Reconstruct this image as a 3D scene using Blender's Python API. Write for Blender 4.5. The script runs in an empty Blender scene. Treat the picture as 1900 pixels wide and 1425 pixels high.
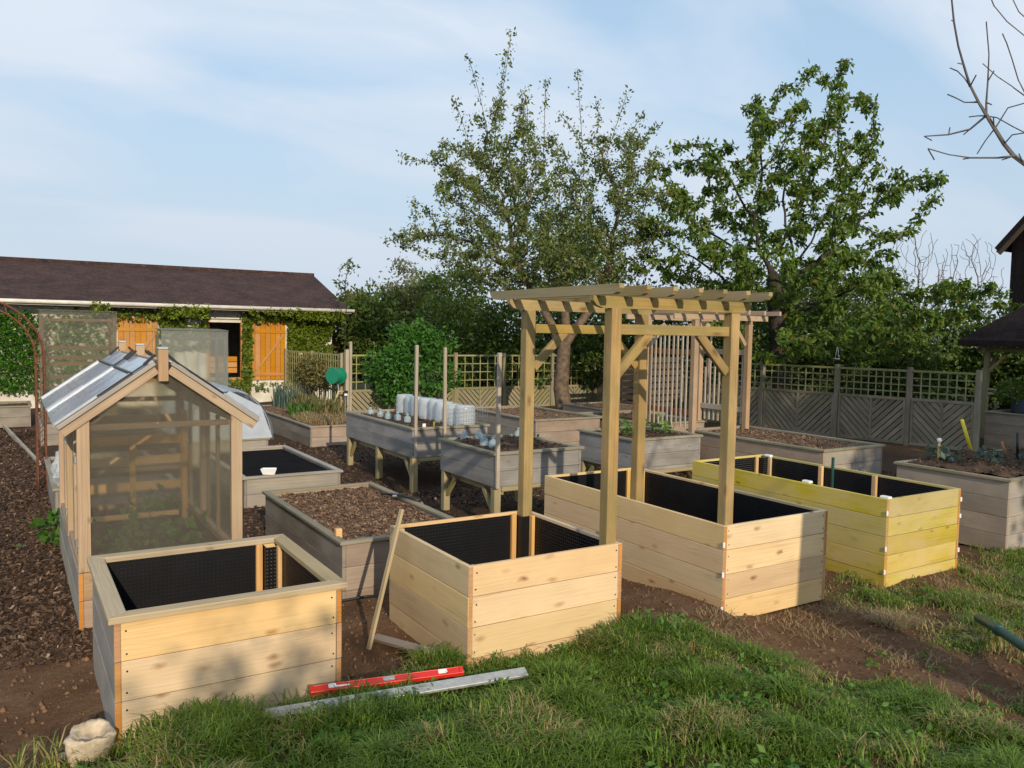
import bpy, bmesh, math, random
import numpy as np
from mathutils import Vector, Matrix, Euler
rad = math.radians
S = bpy.context.scene
COL = S.collection
RNG = np.random.default_rng(7)
random.seed(7)

# ------------------------------------------------------------------ camera, sky, sun, exposure
EYE = 2.25
cam = bpy.data.cameras.new('camera')
cam.sensor_width = 36.0
cam.lens = 1509.73 / 1900 * 36.0
cam.clip_start = 0.05
cam.clip_end = 800
co = bpy.data.objects.new('camera', cam)
COL.objects.link(co)
YAW, PITCH, ROLL = rad(31.814), rad(3.643), rad(-1.03)
fw = Vector((math.sin(YAW) * math.cos(PITCH), math.cos(YAW) * math.cos(PITCH), -math.sin(PITCH)))
rt = Vector((math.cos(YAW), -math.sin(YAW), 0))
dn = fw.cross(rt)
r2 = math.cos(ROLL) * rt + math.sin(ROLL) * dn
d2 = -math.sin(ROLL) * rt + math.cos(ROLL) * dn
co.matrix_world = Matrix(((r2.x, -d2.x, -fw.x, 0), (r2.y, -d2.y, -fw.y, 0), (r2.z, -d2.z, -fw.z, EYE), (0, 0, 0, 1)))
S.camera = co

SUN_TRAVEL = Vector((0.2, 1.0, -0.38)).normalized()
SUN_EL = math.asin(-SUN_TRAVEL.z)
SUN_AZ = math.atan2(-SUN_TRAVEL.x, -SUN_TRAVEL.y)      # clockwise from +Y
w = bpy.data.worlds.new('World')
S.world = w
w.use_nodes = True
nt = w.node_tree
nt.nodes.clear()
N = nt.nodes.new
out = N('ShaderNodeOutputWorld'); bg = N('ShaderNodeBackground'); sky = N('ShaderNodeTexSky')
sky.sky_type = 'NISHITA'; sky.sun_disc = False
sky.sun_elevation = SUN_EL; sky.sun_rotation = SUN_AZ
sky.air_density = 1.3; sky.dust_density = 1.4; sky.ozone_density = 2.5
tc = N('ShaderNodeTexCoord')
sep = N('ShaderNodeSeparateXYZ'); nt.links.new(tc.outputs['Generated'], sep.inputs[0])
mx = N('ShaderNodeMath'); mx.operation = 'MAXIMUM'; mx.inputs[1].default_value = 0.0
nt.links.new(sep.outputs['Z'], mx.inputs[0])
ad = N('ShaderNodeMath'); ad.operation = 'ADD'; ad.inputs[1].default_value = 0.22
nt.links.new(mx.outputs[0], ad.inputs[0])
dv = N('ShaderNodeVectorMath'); dv.operation = 'DIVIDE'
cb = N('ShaderNodeCombineXYZ')
for i in range(3): nt.links.new(ad.outputs[0], cb.inputs[i])
nt.links.new(tc.outputs['Generated'], dv.inputs[0]); nt.links.new(cb.outputs[0], dv.inputs[1])
mp = N('ShaderNodeMapping'); mp.inputs['Scale'].default_value = (0.55, 1.1, 0.0); mp.inputs['Rotation'].default_value = (0, 0, rad(-20)); mp.inputs['Location'].default_value = (3.1, 1.45, 0)
nt.links.new(dv.outputs[0], mp.inputs[0])
nz = N('ShaderNodeTexNoise'); nz.inputs['Scale'].default_value = 1.5; nz.inputs['Detail'].default_value = 6; nz.inputs['Roughness'].default_value = 0.5; nz.inputs['Distortion'].default_value = 0.5
nt.links.new(mp.outputs[0], nz.inputs['Vector'])
cr = N('ShaderNodeValToRGB'); cr.color_ramp.elements[0].position = 0.38; cr.color_ramp.elements[0].color = (0.40,)*3 + (1,)
cr.color_ramp.elements[1].position = 0.62; cr.color_ramp.elements[1].color = (0.95,)*3 + (1,)
nt.links.new(nz.outputs[0], cr.inputs[0])
cr.color_ramp.elements[0].color = (0, 0, 0, 1); cr.color_ramp.elements[1].color = (1, 1, 1, 1)
def wmix(f, a_, b_):
    m_ = N('ShaderNodeMixRGB')
    for i_, v_ in enumerate((f, a_, b_)):
        if isinstance(v_, (int, float)): m_.inputs[i_].default_value = v_
        elif isinstance(v_, tuple): m_.inputs[i_].default_value = v_ + (1,)
        else: nt.links.new(v_, m_.inputs[i_])
    return m_.outputs[0]
hz = N('ShaderNodeMapRange'); hz.inputs['From Min'].default_value = 0.0; hz.inputs['From Max'].default_value = 0.30; hz.inputs['To Min'].default_value = 0.85; hz.inputs['To Max'].default_value = 0.0
nt.links.new(mx.outputs[0], hz.inputs['Value'])
c_ = wmix(0.72, sky.outputs[0], (3.35, 4.6, 6.0))
c_ = wmix(cr.outputs[0], c_, (4.9, 5.45, 6.2))
c_ = wmix(hz.outputs[0], c_, (4.0, 4.55, 5.3))
nt.links.new(c_, bg.inputs[0])
bg.inputs[1].default_value = 0.15
nt.links.new(bg.outputs[0], out.inputs[0])

sl = bpy.data.lights.new('sun', 'SUN'); sl.energy = 3.7; sl.angle = rad(0.55); sl.color = (1.0, 0.85, 0.64)
so = bpy.data.objects.new('sun', sl); COL.objects.link(so)
so.rotation_euler = SUN_TRAVEL.to_track_quat('-Z', 'Y').to_euler()
so.location = (-4, -20, 12)
S.view_settings.view_transform = 'Standard'; S.view_settings.look = 'None'
S.view_settings.exposure = 0.0; S.view_settings.gamma = 1.0
S.render.engine = 'CYCLES'
S.cycles.transparent_max_bounces = 24
S.cycles.max_bounces = 8

# ------------------------------------------------------------------ helpers
def smooth(a, b, x):
    t = np.clip((np.asarray(x, float) - a) / (b - a), 0, 1)
    return t * t * (3 - 2 * t)

def vnoise(x, y, seed=0):
    x = np.asarray(x, float); y = np.asarray(y, float)
    xi = np.floor(x).astype(np.int64); yi = np.floor(y).astype(np.int64)
    fx = x - xi; fy = y - yi
    fx = fx * fx * (3 - 2 * fx); fy = fy * fy * (3 - 2 * fy)
    def h(a, b):
        n = (a * 374761393 + b * 668265263 + seed * 1442695041) & 0xffffffff
        n = ((n ^ (n >> 13)) * 1274126177) & 0xffffffff
        return ((n ^ (n >> 16)) & 0xffff) / 65535.0
    return (h(xi, yi) * (1 - fx) + h(xi + 1, yi) * fx) * (1 - fy) + (h(xi, yi + 1) * (1 - fx) + h(xi + 1, yi + 1) * fx) * fy

def fbm(x, y, seed=0, oct=4):
    v = 0; a = .5; t = 0
    for o in range(oct):
        v = v + a * vnoise(x * 2 ** o, y * 2 ** o, seed + o * 17); t += a; a *= .5
    return v / t

def ground_h(x, y):
    x = np.asarray(x, float); y = np.asarray(y, float)
    base = -0.09 * smooth(4.3, 7.0, x) * (1 - smooth(5.5, 8.0, y))
    bump = smooth(-0.9, 0.3, x) * (1 - smooth(3.75, 4.7, x))
    m = 1 - smooth(4.15, 4.95, y)
    far = 1 - smooth(24, 40, np.hypot(x, y))
    h = base + m * 0.115 * bump + m * 0.02 * (1 - smooth(-.2, .6, x))
    gap = smooth(3.6, 3.8, x) * (1 - smooth(4.72, 4.9, x)) * (1 - smooth(4.9, 5.9, y)) * smooth(3.6, 4.3, y)
    h = h + 0.09 * gap
    h = h + (fbm(x * 1.3, y * 1.3, 3) - .5) * 0.09 * far + (fbm(x * 6, y * 6, 9) - .5) * 0.03 * far
    return h

class NT:
    def __init__(s, name):
        s.m = bpy.data.materials.new(name); s.m.use_nodes = True
        s.t = s.m.node_tree; s.t.nodes.clear()
        s.out = s.n('ShaderNodeOutputMaterial')
    def n(s, typ, **kw):
        o = s.t.nodes.new(typ)
        for k, v in kw.items():
            if k in o.inputs: 
                s.set(o.inputs[k], v)
            else: setattr(o, k, v)
        return o
    def set(s, inp, v):
        if hasattr(v, 'is_linked') or isinstance(v, bpy.types.NodeSocket): s.t.links.new(v, inp)
        else: inp.default_value = v
    def link(s, a, b): s.t.links.new(a, b)
    def math(s, op, a, b=0.5, clamp=False):
        o = s.n('ShaderNodeMath', operation=op, use_clamp=clamp)
        s.set(o.inputs[0], a); s.set(o.inputs[1], b); return o.outputs[0]
    def mix(s, f, a, b, typ='MIX'):
        o = s.n('ShaderNodeMixRGB', blend_type=typ)
        for i, v in enumerate((f, a, b)):
            if isinstance(v, tuple) and len(v) == 3: v = v + (1,)
            s.set(o.inputs[i], v)
        return o.outputs[0]
    def ramp(s, f, p0, p1, c0=(0, 0, 0, 1), c1=(1, 1, 1, 1)):
        o = s.n('ShaderNodeValToRGB'); e = o.color_ramp.elements
        e[0].position = p0; e[1].position = p1; e[0].color = c0; e[1].color = c1
        s.link(f, o.inputs[0]); return o.outputs[0]
    def noise(s, vec, scale, detail=4, rough=.55, dist=0):
        o = s.n('ShaderNodeTexNoise'); o.inputs['Scale'].default_value = scale
        o.inputs['Detail'].default_value = detail; o.inputs['Roughness'].default_value = rough; o.inputs['Distortion'].default_value = dist
        s.link(vec, o.inputs['Vector']); return o.outputs[0]
    def scaled(s, vec, sc):
        o = s.n('ShaderNodeMapping'); o.inputs['Scale'].default_value = sc
        s.link(vec, o.inputs[0]); return o.outputs[0]
    def coords(s, rnd=True):
        tcn = s.n('ShaderNodeTexCoord'); v = tcn.outputs['Object']
        if rnd:
            oi = s.n('ShaderNodeObjectInfo')
            k = s.math('MULTIPLY', oi.outputs['Random'], 57.0)
            a = s.n('ShaderNodeVectorMath', operation='ADD'); s.link(v, a.inputs[0]); s.link(k, a.inputs[1])
            s.rand = oi.outputs['Random']
            return a.outputs[0]
        return v
    def bsdf(s, color, rough=.6, bump=None, bstr=.3, bdist=.004, spec=.35, **kw):
        p = s.n('ShaderNodeBsdfPrincipled')
        if isinstance(color, tuple) and len(color) == 3: color = color + (1,)
        s.set(p.inputs['Base Color'], color); s.set(p.inputs['Roughness'], rough)
        p.inputs['Specular IOR Level'].default_value = spec
        for k, v in kw.items(): s.set(p.inputs[k.replace('_', ' ')], v)
        if bump is not None:
            b = s.n('ShaderNodeBump'); b.inputs['Strength'].default_value = bstr; b.inputs['Distance'].default_value = bdist
            s.link(bump, b.inputs['Height']); s.link(b.outputs[0], p.inputs['Normal'])
        return p.outputs[0]
    def done(s, sh):
        s.link(sh, s.out.inputs[0]); return s.m

def wood(name, light, dark, stain=None, stain_amt=0.0, knots=0.8, rough=.65, var=.22, stainscale=2.0, grain=1.0, ks=1.0):
    t = NT(name); v = t.coords()
    g = t.noise(t.scaled(v, (1.1, 11, 11)), 1.0, 5, .6, .8)
    gf = t.noise(t.scaled(v, (2.5, 85, 85)), 1.0, 3, .6)
    wv = t.n('ShaderNodeTexWave', wave_type='RINGS', rings_direction='X')
    wv.inputs['Scale'].default_value = 6.0; wv.inputs['Distortion'].default_value = 5.0; wv.inputs['Detail'].default_value = 2
    wv.inputs['Detail Scale'].default_value = .7
    t.link(t.scaled(v, (.25, 2.6, 2.6)), wv.inputs['Vector'])
    f = t.math('MULTIPLY', g, .55); f = t.math('ADD', f, t.math('MULTIPLY', gf, .25)); f = t.math('ADD', f, t.math('MULTIPLY', wv.outputs[0], .07 * grain))
    f = t.ramp(f, .26, .62)
    c = t.mix(f, dark, light)
    stk_ = t.ramp(t.noise(t.scaled(v, (.7, 34, 34)), 1.0, 3, .6, .4), .56, .70)
    c = t.mix(t.math('MULTIPLY', stk_, .38), c, tuple(x * .62 for x in dark))
    sg = t.n('ShaderNodeSeparateXYZ'); t.link(v, sg.inputs[0])
    ww = t.math('ADD', t.math('MULTIPLY', t.math('ADD', sg.outputs[2], t.math('MULTIPLY', sg.outputs[1], .8)), 330.0), t.math('MULTIPLY', t.noise(t.scaled(v, (.9, 5, 5)), 1.0, 3, .5), 62.0))
    ln_ = t.ramp(t.math('SINE', ww), .25, 1.0)
    ln_ = t.math('MULTIPLY', ln_, t.ramp(t.noise(t.scaled(v, (.8, 7, 7)), 1.3, 2), .35, .65))
    c = t.mix(t.math('MULTIPLY', ln_, .34), c, tuple(x * .60 for x in dark))
    mac = t.noise(v, 1.9, 3, .5)
    c = t.mix(t.math('MULTIPLY', t.ramp(mac, .40, .66), .45), c, tuple(min(1, x * 1.12) for x in light))
    # knots
    vo = t.n('ShaderNodeTexVoronoi', voronoi_dimensions='2D'); vo.inputs['Scale'].default_value = 1.0
    nn = t.noise(v, 9, 2)
    sx = t.n('ShaderNodeSeparateXYZ'); t.link(v, sx.inputs[0]); cx = t.n('ShaderNodeCombineXYZ')
    t.link(t.math('MULTIPLY', sx.outputs[0], 3.2), cx.inputs[0]); t.link(t.math('MULTIPLY', t.math('ADD', sx.outputs[2], sx.outputs[1]), 7.0), cx.inputs[1])
    vv = t.n('ShaderNodeVectorMath', operation='ADD'); t.link(cx.outputs[0], vv.inputs[0])
    t.link(t.math('MULTIPLY', nn, .22), vv.inputs[1]); t.link(vv.outputs[0], vo.inputs['Vector'])
    k = t.ramp(vo.outputs['Distance'], .02 * ks, .11 * ks, (1, 1, 1, 1), (0, 0, 0, 1))
    sel = t.ramp(t.n('ShaderNodeSeparateColor', Color=vo.outputs['Color']).outputs[0], .45, .80)
    k = t.math('MULTIPLY', t.math('MULTIPLY', k, sel), knots)
    kc = (dark[0] * .48, dark[1] * .36, dark[2] * .26)
    c = t.mix(k, c, kc)
    if stain:
        s1 = t.noise(t.scaled(v, (.8, 1.6, 1.6)), stainscale, 4, .6)
        c = t.mix(t.math('MULTIPLY', t.ramp(s1, .38, .62), stain_amt), c, stain)
    hs = t.n('ShaderNodeHueSaturation'); t.link(c, hs.inputs['Color'])
    t.link(t.math('ADD', t.math('MULTIPLY', t.rand, var), 1 - var * .5), hs.inputs['Value'])
    hr = t.math('FRACT', t.math('MULTIPLY', t.rand, 7.31), 0.0)
    t.link(t.math('ADD', t.math('MULTIPLY', hr, .012), .494), hs.inputs['Hue'])
    t.link(t.math('ADD', t.math('MULTIPLY', t.math('FRACT', t.math('MULTIPLY', t.rand, 13.7), 0.0), .3), .82), hs.inputs['Saturation'])
    return t.done(t.bsdf(hs.outputs[0], rough, t.math('ADD', gf, t.math('MULTIPLY', g, .8)), .35, .003, .25))

def plain(name, c, rough=.6, spec=.35, nscale=0, namt=.25, bump=0, **kw):
    t = NT(name); col = c
    bm_ = None
    if nscale:
        v = t.coords()
        n = t.noise(v, nscale, 5, .6)
        col = t.mix(t.ramp(n, .3, .7), tuple(x * (1 - namt) for x in c), tuple(min(1, x * (1 + namt)) for x in c))
        if bump: bm_ = n
    return t.done(t.bsdf(col, rough, bm_, bump or .1, .01, spec, **kw))

def leafmat(name, c1, c2, c3=None, transl=.35, rough=.5):
    t = NT(name)
    a = t.n('ShaderNodeAttribute', attribute_name='tone')
    sp = t.n('ShaderNodeSeparateColor'); t.link(a.outputs['Color'], sp.inputs[0])
    c = t.mix(sp.outputs[0], c1, c2)
    if c3: c = t.mix(t.ramp(sp.outputs[1], .88, .95), c, c3)
    p = t.bsdf(c, rough, spec=.35)
    tr = t.n('ShaderNodeBsdfTranslucent'); t.link(t.mix(1.0, c, (1.0, 1.0, .55), 'MULTIPLY'), tr.inputs[0])
    m = t.n('ShaderNodeMixShader'); m.inputs[0].default_value = transl
    t.link(p, m.inputs[1]); t.link(tr.outputs[0], m.inputs[2])
    return t.done(m.outputs[0])

def clearmat(name, tint, c, amt, rough=.12, ribs=0, axis='X', blur=0.0):
    """clear sheet: partly transparent, partly a pale glossy body"""
    t = NT(name)
    tr = t.n('ShaderNodeBsdfTransparent'); tr.inputs[0].default_value = tint + (1,)
    bm_ = None; f = amt
    if ribs:
        v = t.coords(False)
        wv = t.n('ShaderNodeTexWave', bands_direction=axis); wv.inputs['Scale'].default_value = ribs
        t.link(v, wv.inputs['Vector']); bm_ = wv.outputs[0]
        nn = t.noise(v, 3, 3)
        f = t.math('ADD', t.math('MULTIPLY', wv.outputs[0], .07), amt - .08)
        f = t.math('ADD', f, t.math('MULTIPLY', nn, .12), True)
    else:
        v = t.coords(False)
        nn = t.noise(v, 5, 4, .6, .5)
        f = t.math('ADD', t.math('MULTIPLY', nn, .35), amt - .17, True); bm_ = nn
    p = t.bsdf(c, rough, bm_, .25, .01, .5)
    thru = tr.outputs[0]
    if blur:      # twin walls scatter what is seen through them
        rf = t.n('ShaderNodeBsdfRefraction'); rf.inputs['Color'].default_value = tint + (1,); rf.inputs['Roughness'].default_value = .22; rf.inputs['IOR'].default_value = 1.03
        mm = t.n('ShaderNodeMixShader'); mm.inputs[0].default_value = blur
        t.link(tr.outputs[0], mm.inputs[1]); t.link(rf.outputs[0], mm.inputs[2]); thru = mm.outputs[0]
    m = t.n('ShaderNodeMixShader'); t.set(m.inputs[0], f)
    t.link(thru, m.inputs[1]); t.link(p, m.inputs[2])
    return t.done(m.outputs[0])

M = {}
M['pine'] = wood('fresh_pine', (.73, .54, .305), (.57, .385, .195), (.65, .445, .225), .55, knots=.95, var=.26, ks=1.6, stainscale=2.4)
M['pine_end'] = wood('pine_end_grain', (.55, .27, .09), (.42, .18, .05), knots=0, var=.15)
M['batten'] = wood('pine_batten', (.70, .45, .20), (.52, .29, .11), knots=.4)
M['capnew'] = wood('treated_cap', (.52, .40, .24), (.35, .255, .14), (.40, .31, .19), .4, knots=.7)
M['grey'] = wood('weathered_grey', (.36, .31, .26), (.21, .175, .14), (.17, .15, .125), .55, knots=.7, var=.2)
M['greyb'] = wood('weathered_silver', (.36, .34, .32), (.20, .185, .17), (.17, .155, .14), .55, knots=.7, var=.2)
M['greywarm'] = wood('weathered_pink', (.42, .325, .25), (.27, .20, .145), (.23, .18, .14), .6, knots=.6, var=.18)
M['greylight'] = wood('weathered_shaded_side', (.42, .37, .31), (.27, .235, .19), (.25, .235, .215), .55, knots=.4, var=.12)  # weathered boards on old beds; shade put into colour on the first new bed
M['capold'] = wood('weathered_cap', (.33, .28, .20), (.20, .165, .115), (.17, .18, .10), .5, knots=.6, var=.2)
M['treated'] = wood('treated_post', (.48, .33, .13), (.28, .17, .055), (.24, .20, .075), .7, knots=.95, var=.22, stainscale=3.2, ks=1.9)
M['rafter'] = wood('treated_rafter', (.41, .315, .16), (.26, .19, .085), (.27, .235, .13), .6, knots=.9, var=.15, ks=1.9)
M['yellow'] = wood('yellow_dyed_pine', (.58, .46, .085), (.40, .30, .035), (.55, .43, .20), .75, knots=.8, var=.26, stainscale=2.4, ks=1.5)
M['ghwood'] = wood('greenhouse_larch', (.46, .325, .205), (.32, .215, .125), knots=.6, var=.18)
M['legwood'] = wood('leg_post', (.40, .31, .15), (.26, .19, .085), (.20, .20, .09), .5, knots=.5)
M['stake'] = wood('stake_wood', (.42, .36, .28), (.29, .24, .18), knots=.3)
M['fence'] = wood('fence_larch', (.34, .285, .19), (.22, .18, .11), (.18, .20, .09), .6, knots=.4, var=.25)
M['fencegrey'] = wood('fence_grey', (.35, .28, .20), (.19, .15, .10), (.14, .14, .08), .6, knots=.4, var=.3)
M['lattice'] = wood('lattice_lath', (.36, .33, .16), (.24, .21, .09), (.20, .22, .07), .6, knots=.1, var=.3)
M['lath'] = wood('pale_lath', (.52, .45, .35), (.38, .31, .22), knots=.2, var=.25)
M['redrail'] = wood('red_rail', (.33, .13, .06), (.22, .075, .03), knots=.2)
M['shutter'] = wood('varnished_shutter', (.52, .245, .045), (.40, .17, .025), knots=.12, var=.1, rough=.45)
M['dark_wood'] = wood('dark_timber', (.12, .09, .065), (.07, .05, .035), knots=.2)

def m_liner():
    t = NT('black_membrane'); v = t.coords(False)
    vo = t.n('ShaderNodeTexVoronoi'); vo.inputs['Scale'].default_value = 38; vo.inputs['Randomness'].default_value = 0.0
    t.link(v, vo.inputs['Vector'])
    n = t.noise(v, 7, 4)
    c = t.mix(n, (.004, .004, .005), (.011, .011, .013))
    return t.done(t.bsdf(c, .42, t.ramp(vo.outputs['Distance'], .1, .5), .8, .01, .28))
M['liner'] = m_liner()

M['blackcloth'] = plain('black_cloth', (.010, .009, .010), .95, .04, 4, .3, .15)
def m_soil(name, a, b, c2=None, scale=9):
    t = NT(name); v = t.coords(False)
    n1 = t.noise(v, scale, 8, .65); n2 = t.noise(v, scale * 7, 6, .7)
    f = t.math('ADD', t.math('MULTIPLY', n1, .6), t.math('MULTIPLY', n2, .4))
    c = t.mix(t.ramp(f, .34, .66), a, b)
    if c2: c = t.mix(t.math('MULTIPLY', t.ramp(n2, .62, .72), .6), c, c2)
    return t.done(t.bsdf(c, .9, f, .9, .03, .12))
M['soil'] = m_soil('garden_soil', (.045, .028, .018), (.13, .082, .052), (.22, .16, .11))
M['mulch'] = m_soil('wood_mulch', (.10, .062, .038), (.26, .165, .10), (.42, .30, .20), 14)

def m_ground():
    t = NT('ground_cover'); v = t.coords(False)
    a = t.n('ShaderNodeAttribute', attribute_name='zone')
    sp = t.n('ShaderNodeSeparateColor'); t.link(a.outputs['Color'], sp.inputs[0])
    n1 = t.noise(v, 2.2, 8, .65); n2 = t.noise(v, 26, 8, .7); n3 = t.noise(v, 90, 4, .7)
    f = t.math('ADD', t.math('MULTIPLY', n2, .6), t.math('MULTIPLY', n3, .4))
    soil = t.mix(t.ramp(f, .32, .68), (.115, .058, .030), (.235, .135, .076))
    soil = t.mix(t.ramp(n1, .45, .62), soil, t.mix(t.ramp(f, .3, .7), (.16, .085, .045), (.30, .185, .11)))
    chip = t.mix(t.ramp(f, .34, .66), (.040, .026, .018), (.14, .088, .058))
    lawn = t.mix(t.ramp(f, .3, .7), (.045, .050, .018), (.13, .115, .05))
    c = t.mix(sp.outputs[0], soil, chip); c = t.mix(sp.outputs[1], c, lawn)
    return t.done(t.bsdf(c, .92, t.math('ADD', f, t.math('MULTIPLY', n1, .8)), 1.0, .06, .1))
M['ground'] = m_ground()

def m_chip(k=1.0):
    t = NT('wood_chip')
    a = t.n('ShaderNodeAttribute', attribute_name='tone')
    sp = t.n('ShaderNodeSeparateColor'); t.link(a.outputs['Color'], sp.inputs[0])
    c = t.mix(sp.outputs[0], (.034 * k, .021 * k, .014 * k), (.165 * k, .100 * k, .064 * k))
    c = t.mix(t.ramp(sp.outputs[1], .93, .99), c, (.32, .23, .16))
    return t.done(t.bsdf(c, .85, spec=.15))
M['chip'] = m_chip()
M['chipbed'] = m_chip(1.9)
M['grass'] = leafmat('grass_blade', (.062, .130, .012), (.20, .30, .034), (.40, .31, .13), .3, .5)
M['apple_leaf'] = leafmat('apple_leaf', (.062, .100, .020), (.175, .220, .050), (.34, .35, .27), .32)
M['cherry_leaf'] = leafmat('cherry_leaf', (.048, .105, .013), (.150, .235, .032), (.17, .13, .035), .35)
M['bright_leaf'] = leafmat('bright_shrub_leaf', (.032, .105, .014), (.080, .215, .030), None, .3)
M['hedge_leaf'] = leafmat('hedge_leaf', (.042, .082, .014), (.115, .165, .032), None, .3)
M['olive_leaf'] = leafmat('olive_shrub_leaf', (.065, .088, .018), (.155, .165, .042), (.22, .16, .08), .3)
M['yellowgreen_leaf'] = leafmat('yellowgreen_leaf', (.05, .095, .012), (.13, .19, .026), None, .3)
M['vine_leaf'] = leafmat('vine_leaf', (.09, .15, .014), (.27, .35, .042), None, .35)
M['ivy_leaf'] = leafmat('ivy_leaf', (.028, .11, .009), (.09, .25, .02), None, .3)
M['dry_leaf'] = leafmat('dry_stem_leaf', (.10, .10, .025), (.23, .20, .07), (.33, .25, .12), .3)
M['kale_leaf'] = leafmat('blue_green_leaf', (.05, .09, .07), (.12, .18, .15), None, .2)
M['seedling'] = leafmat('seedling_leaf', (.05, .13, .02), (.13, .26, .04), None, .35)
M['far_leaf'] = leafmat('far_twig_leaf', (.12, .14, .08), (.22, .23, .13), None, .3)
M['straw'] = leafmat('straw_blade', (.24, .17, .08), (.42, .32, .17), None, .25, .6)
M['bark'] = plain('bark', (.135, .098, .068), .9, .1, 9, .5, .6)
M['bark_dark'] = plain('bark_dark', (.05, .042, .034), .9, .1, 9, .4, .5)
M['bark_grey'] = plain('bark_grey', (.12, .105, .10), .85, .15, 9, .4, .4)
M['far_bark'] = plain('far_bark', (.16, .14, .13), .9, .1)
M['poly'] = clearmat('twin_wall_sheet', (.95, .93, .87), (.33, .31, .27), .13, .10, 22, 'X', .5)
M['polyside'] = clearmat('twin_wall_side', (.90, .91, .86), (.30, .29, .25), .17, .18, 42, 'Y')
M['polyroof'] = clearmat('roof_sheet', (.80, .86, .92), (.60, .66, .73), .78, .07)  # pale blue body colour stands in for reflected sky
M['polyfrost'] = clearmat('frosted_sheet', (.86, .88, .84), (.36, .37, .34), .32, .2, 16, 'X', .4)
M['plastic'] = clearmat('tunnel_plastic', (.88, .92, .96), (.66, .72, .80), .50, .16)
M['cloche'] = clearmat('milky_cloche', (.93, .96, 1.0), (.64, .69, .72), .52, .2)
M['jar'] = clearmat('clear_plastic', (.80, .92, .97), (.55, .66, .72), .38, .06)
M['alu'] = plain('aluminium', (.62, .64, .67), .32, .5, 12, .1, Metallic=.85)
M['white'] = plain('white_plastic', (.78, .78, .76), .45)
M['gutter'] = plain('white_gutter', (.66, .62, .54), .5, .4, 4, .15)
M['black'] = plain('black_plastic', (.018, .018, .02), .45, .4)
M['rust'] = plain('rusty_steel', (.15, .062, .036), .85, .2, 25, .4, .4)
M['red'] = plain('red_lacquer', (.62, .022, .012), .35, .5, 6, .1)
M['darkgreen'] = plain('dark_green_coating', (.012, .065, .055), .4, .4, 6, .2)
M['reelgreen'] = plain('green_plastic', (.012, .22, .13), .4, .5)
M['greyplastic'] = plain('grey_plastic', (.30, .30, .33), .5)
M['hoseyellow'] = plain('pale_yellow_hose', (.55, .45, .17), .5)
M['yellowpaint'] = plain('yellow_handle', (.78, .62, .02), .4, .5)
M['orange'] = plain('orange_handle', (.55, .20, .07), .5)
M['stone'] = plain('pale_stone', (.47, .38, .27), .9, .15, 14, .35, .8)
M['dark'] = plain('dark_interior', (.02, .018, .016), .9, .1)
M['roofhouse'] = None
def m_roof(name, a, b, moss=None):
    t = NT(name); v = t.coords(False)
    br = t.n('ShaderNodeTexBrick'); br.inputs['Scale'].default_value = 1.0
    br.inputs['Brick Width'].default_value = .26; br.inputs['Row Height'].default_value = .16; br.inputs['Mortar Size'].default_value = .006
    br.offset = .5
    t.link(v, br.inputs['Vector'])
    br.inputs['Color1'].default_value = a + (1,); br.inputs['Color2'].default_value = b + (1,); br.inputs['Mortar'].default_value = tuple(x * .35 for x in a) + (1,)
    n = t.noise(v, 1.4, 6, .65); n2 = t.noise(v, 30, 4)
    c = t.mix(t.ramp(n, .35, .68), br.outputs[0], tuple(x * .55 for x in b))
    c = t.mix(t.math('MULTIPLY', t.ramp(t.noise(t.scaled(v, (1, 2.2, 1)), 9, 5, .7), .52, .70), .55), c, tuple(min(1, x * 2.1) for x in a))
    c = t.mix(t.math('MULTIPLY', t.ramp(n2, .62, .74), .4), c, tuple(min(1, x * 2.6) for x in b))
    return t.done(t.bsdf(c, .85, br.outputs[1], -.6, .02, .2))
M['roof'] = m_roof('brown_tiles', (.082, .045, .038), (.056, .034, .030))
M['roofdark'] = m_roof('dark_tiles', (.022, .015, .015), (.014, .010, .011))
def m_brickwhite():
    t = NT('white_painted_brick'); v = t.coords(False)
    sw = t.n('ShaderNodeSeparateXYZ'); t.link(v, sw.inputs[0]); cbn = t.n('ShaderNodeCombineXYZ')
    t.link(t.math('ADD', sw.outputs[0], sw.outputs[1]), cbn.inputs[0]); t.link(sw.outputs[2], cbn.inputs[1])
    br = t.n('ShaderNodeTexBrick'); br.inputs['Scale'].default_value = 1.0
    br.inputs['Brick Width'].default_value = .225; br.inputs['Row Height'].default_value = .075; br.inputs['Mortar Size'].default_value = .006
    t.link(cbn.outputs[0], br.inputs['Vector'])
    n = t.noise(v, 3, 5)
    c = t.mix(t.ramp(n, .35, .7), (.72, .69, .62), (.52, .48, .41))
    return t.done(t.bsdf(c, .8, br.outputs[1], -.7, .012, .2))
M['brick'] = m_brickwhite()

def tag(o, label=None, cat=None, group=None, kind=None):
    if label: o['label'] = label
    if cat: o['category'] = cat
    if group: o['group'] = group
    if kind: o['kind'] = kind
    return o

def empty(name, loc, label, cat, group=None):
    e = bpy.data.objects.new(name, None); COL.objects.link(e); e.location = loc
    e.empty_display_size = .1
    return tag(e, label, cat, group)

def wloc(o):
    p = Vector((0, 0, 0))
    while o is not None:
        p += o.location; o = o.parent
    return p

def put(name, mesh, mat, parent=None, loc=(0, 0, 0), rot=None):
    """link a mesh; loc is in world space, parents are never rotated"""
    o = bpy.data.objects.new(name, mesh); COL.objects.link(o)
    if len(mesh.materials) == 0: mesh.materials.append(mat)
    o.material_slots[0].link = 'OBJECT'; o.material_slots[0].material = mat
    loc = Vector(loc)
    if parent:
        o.parent = parent; loc = loc - wloc(parent)
    o.location = loc
    if rot is not None: o.rotation_euler = rot
    return o

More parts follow.
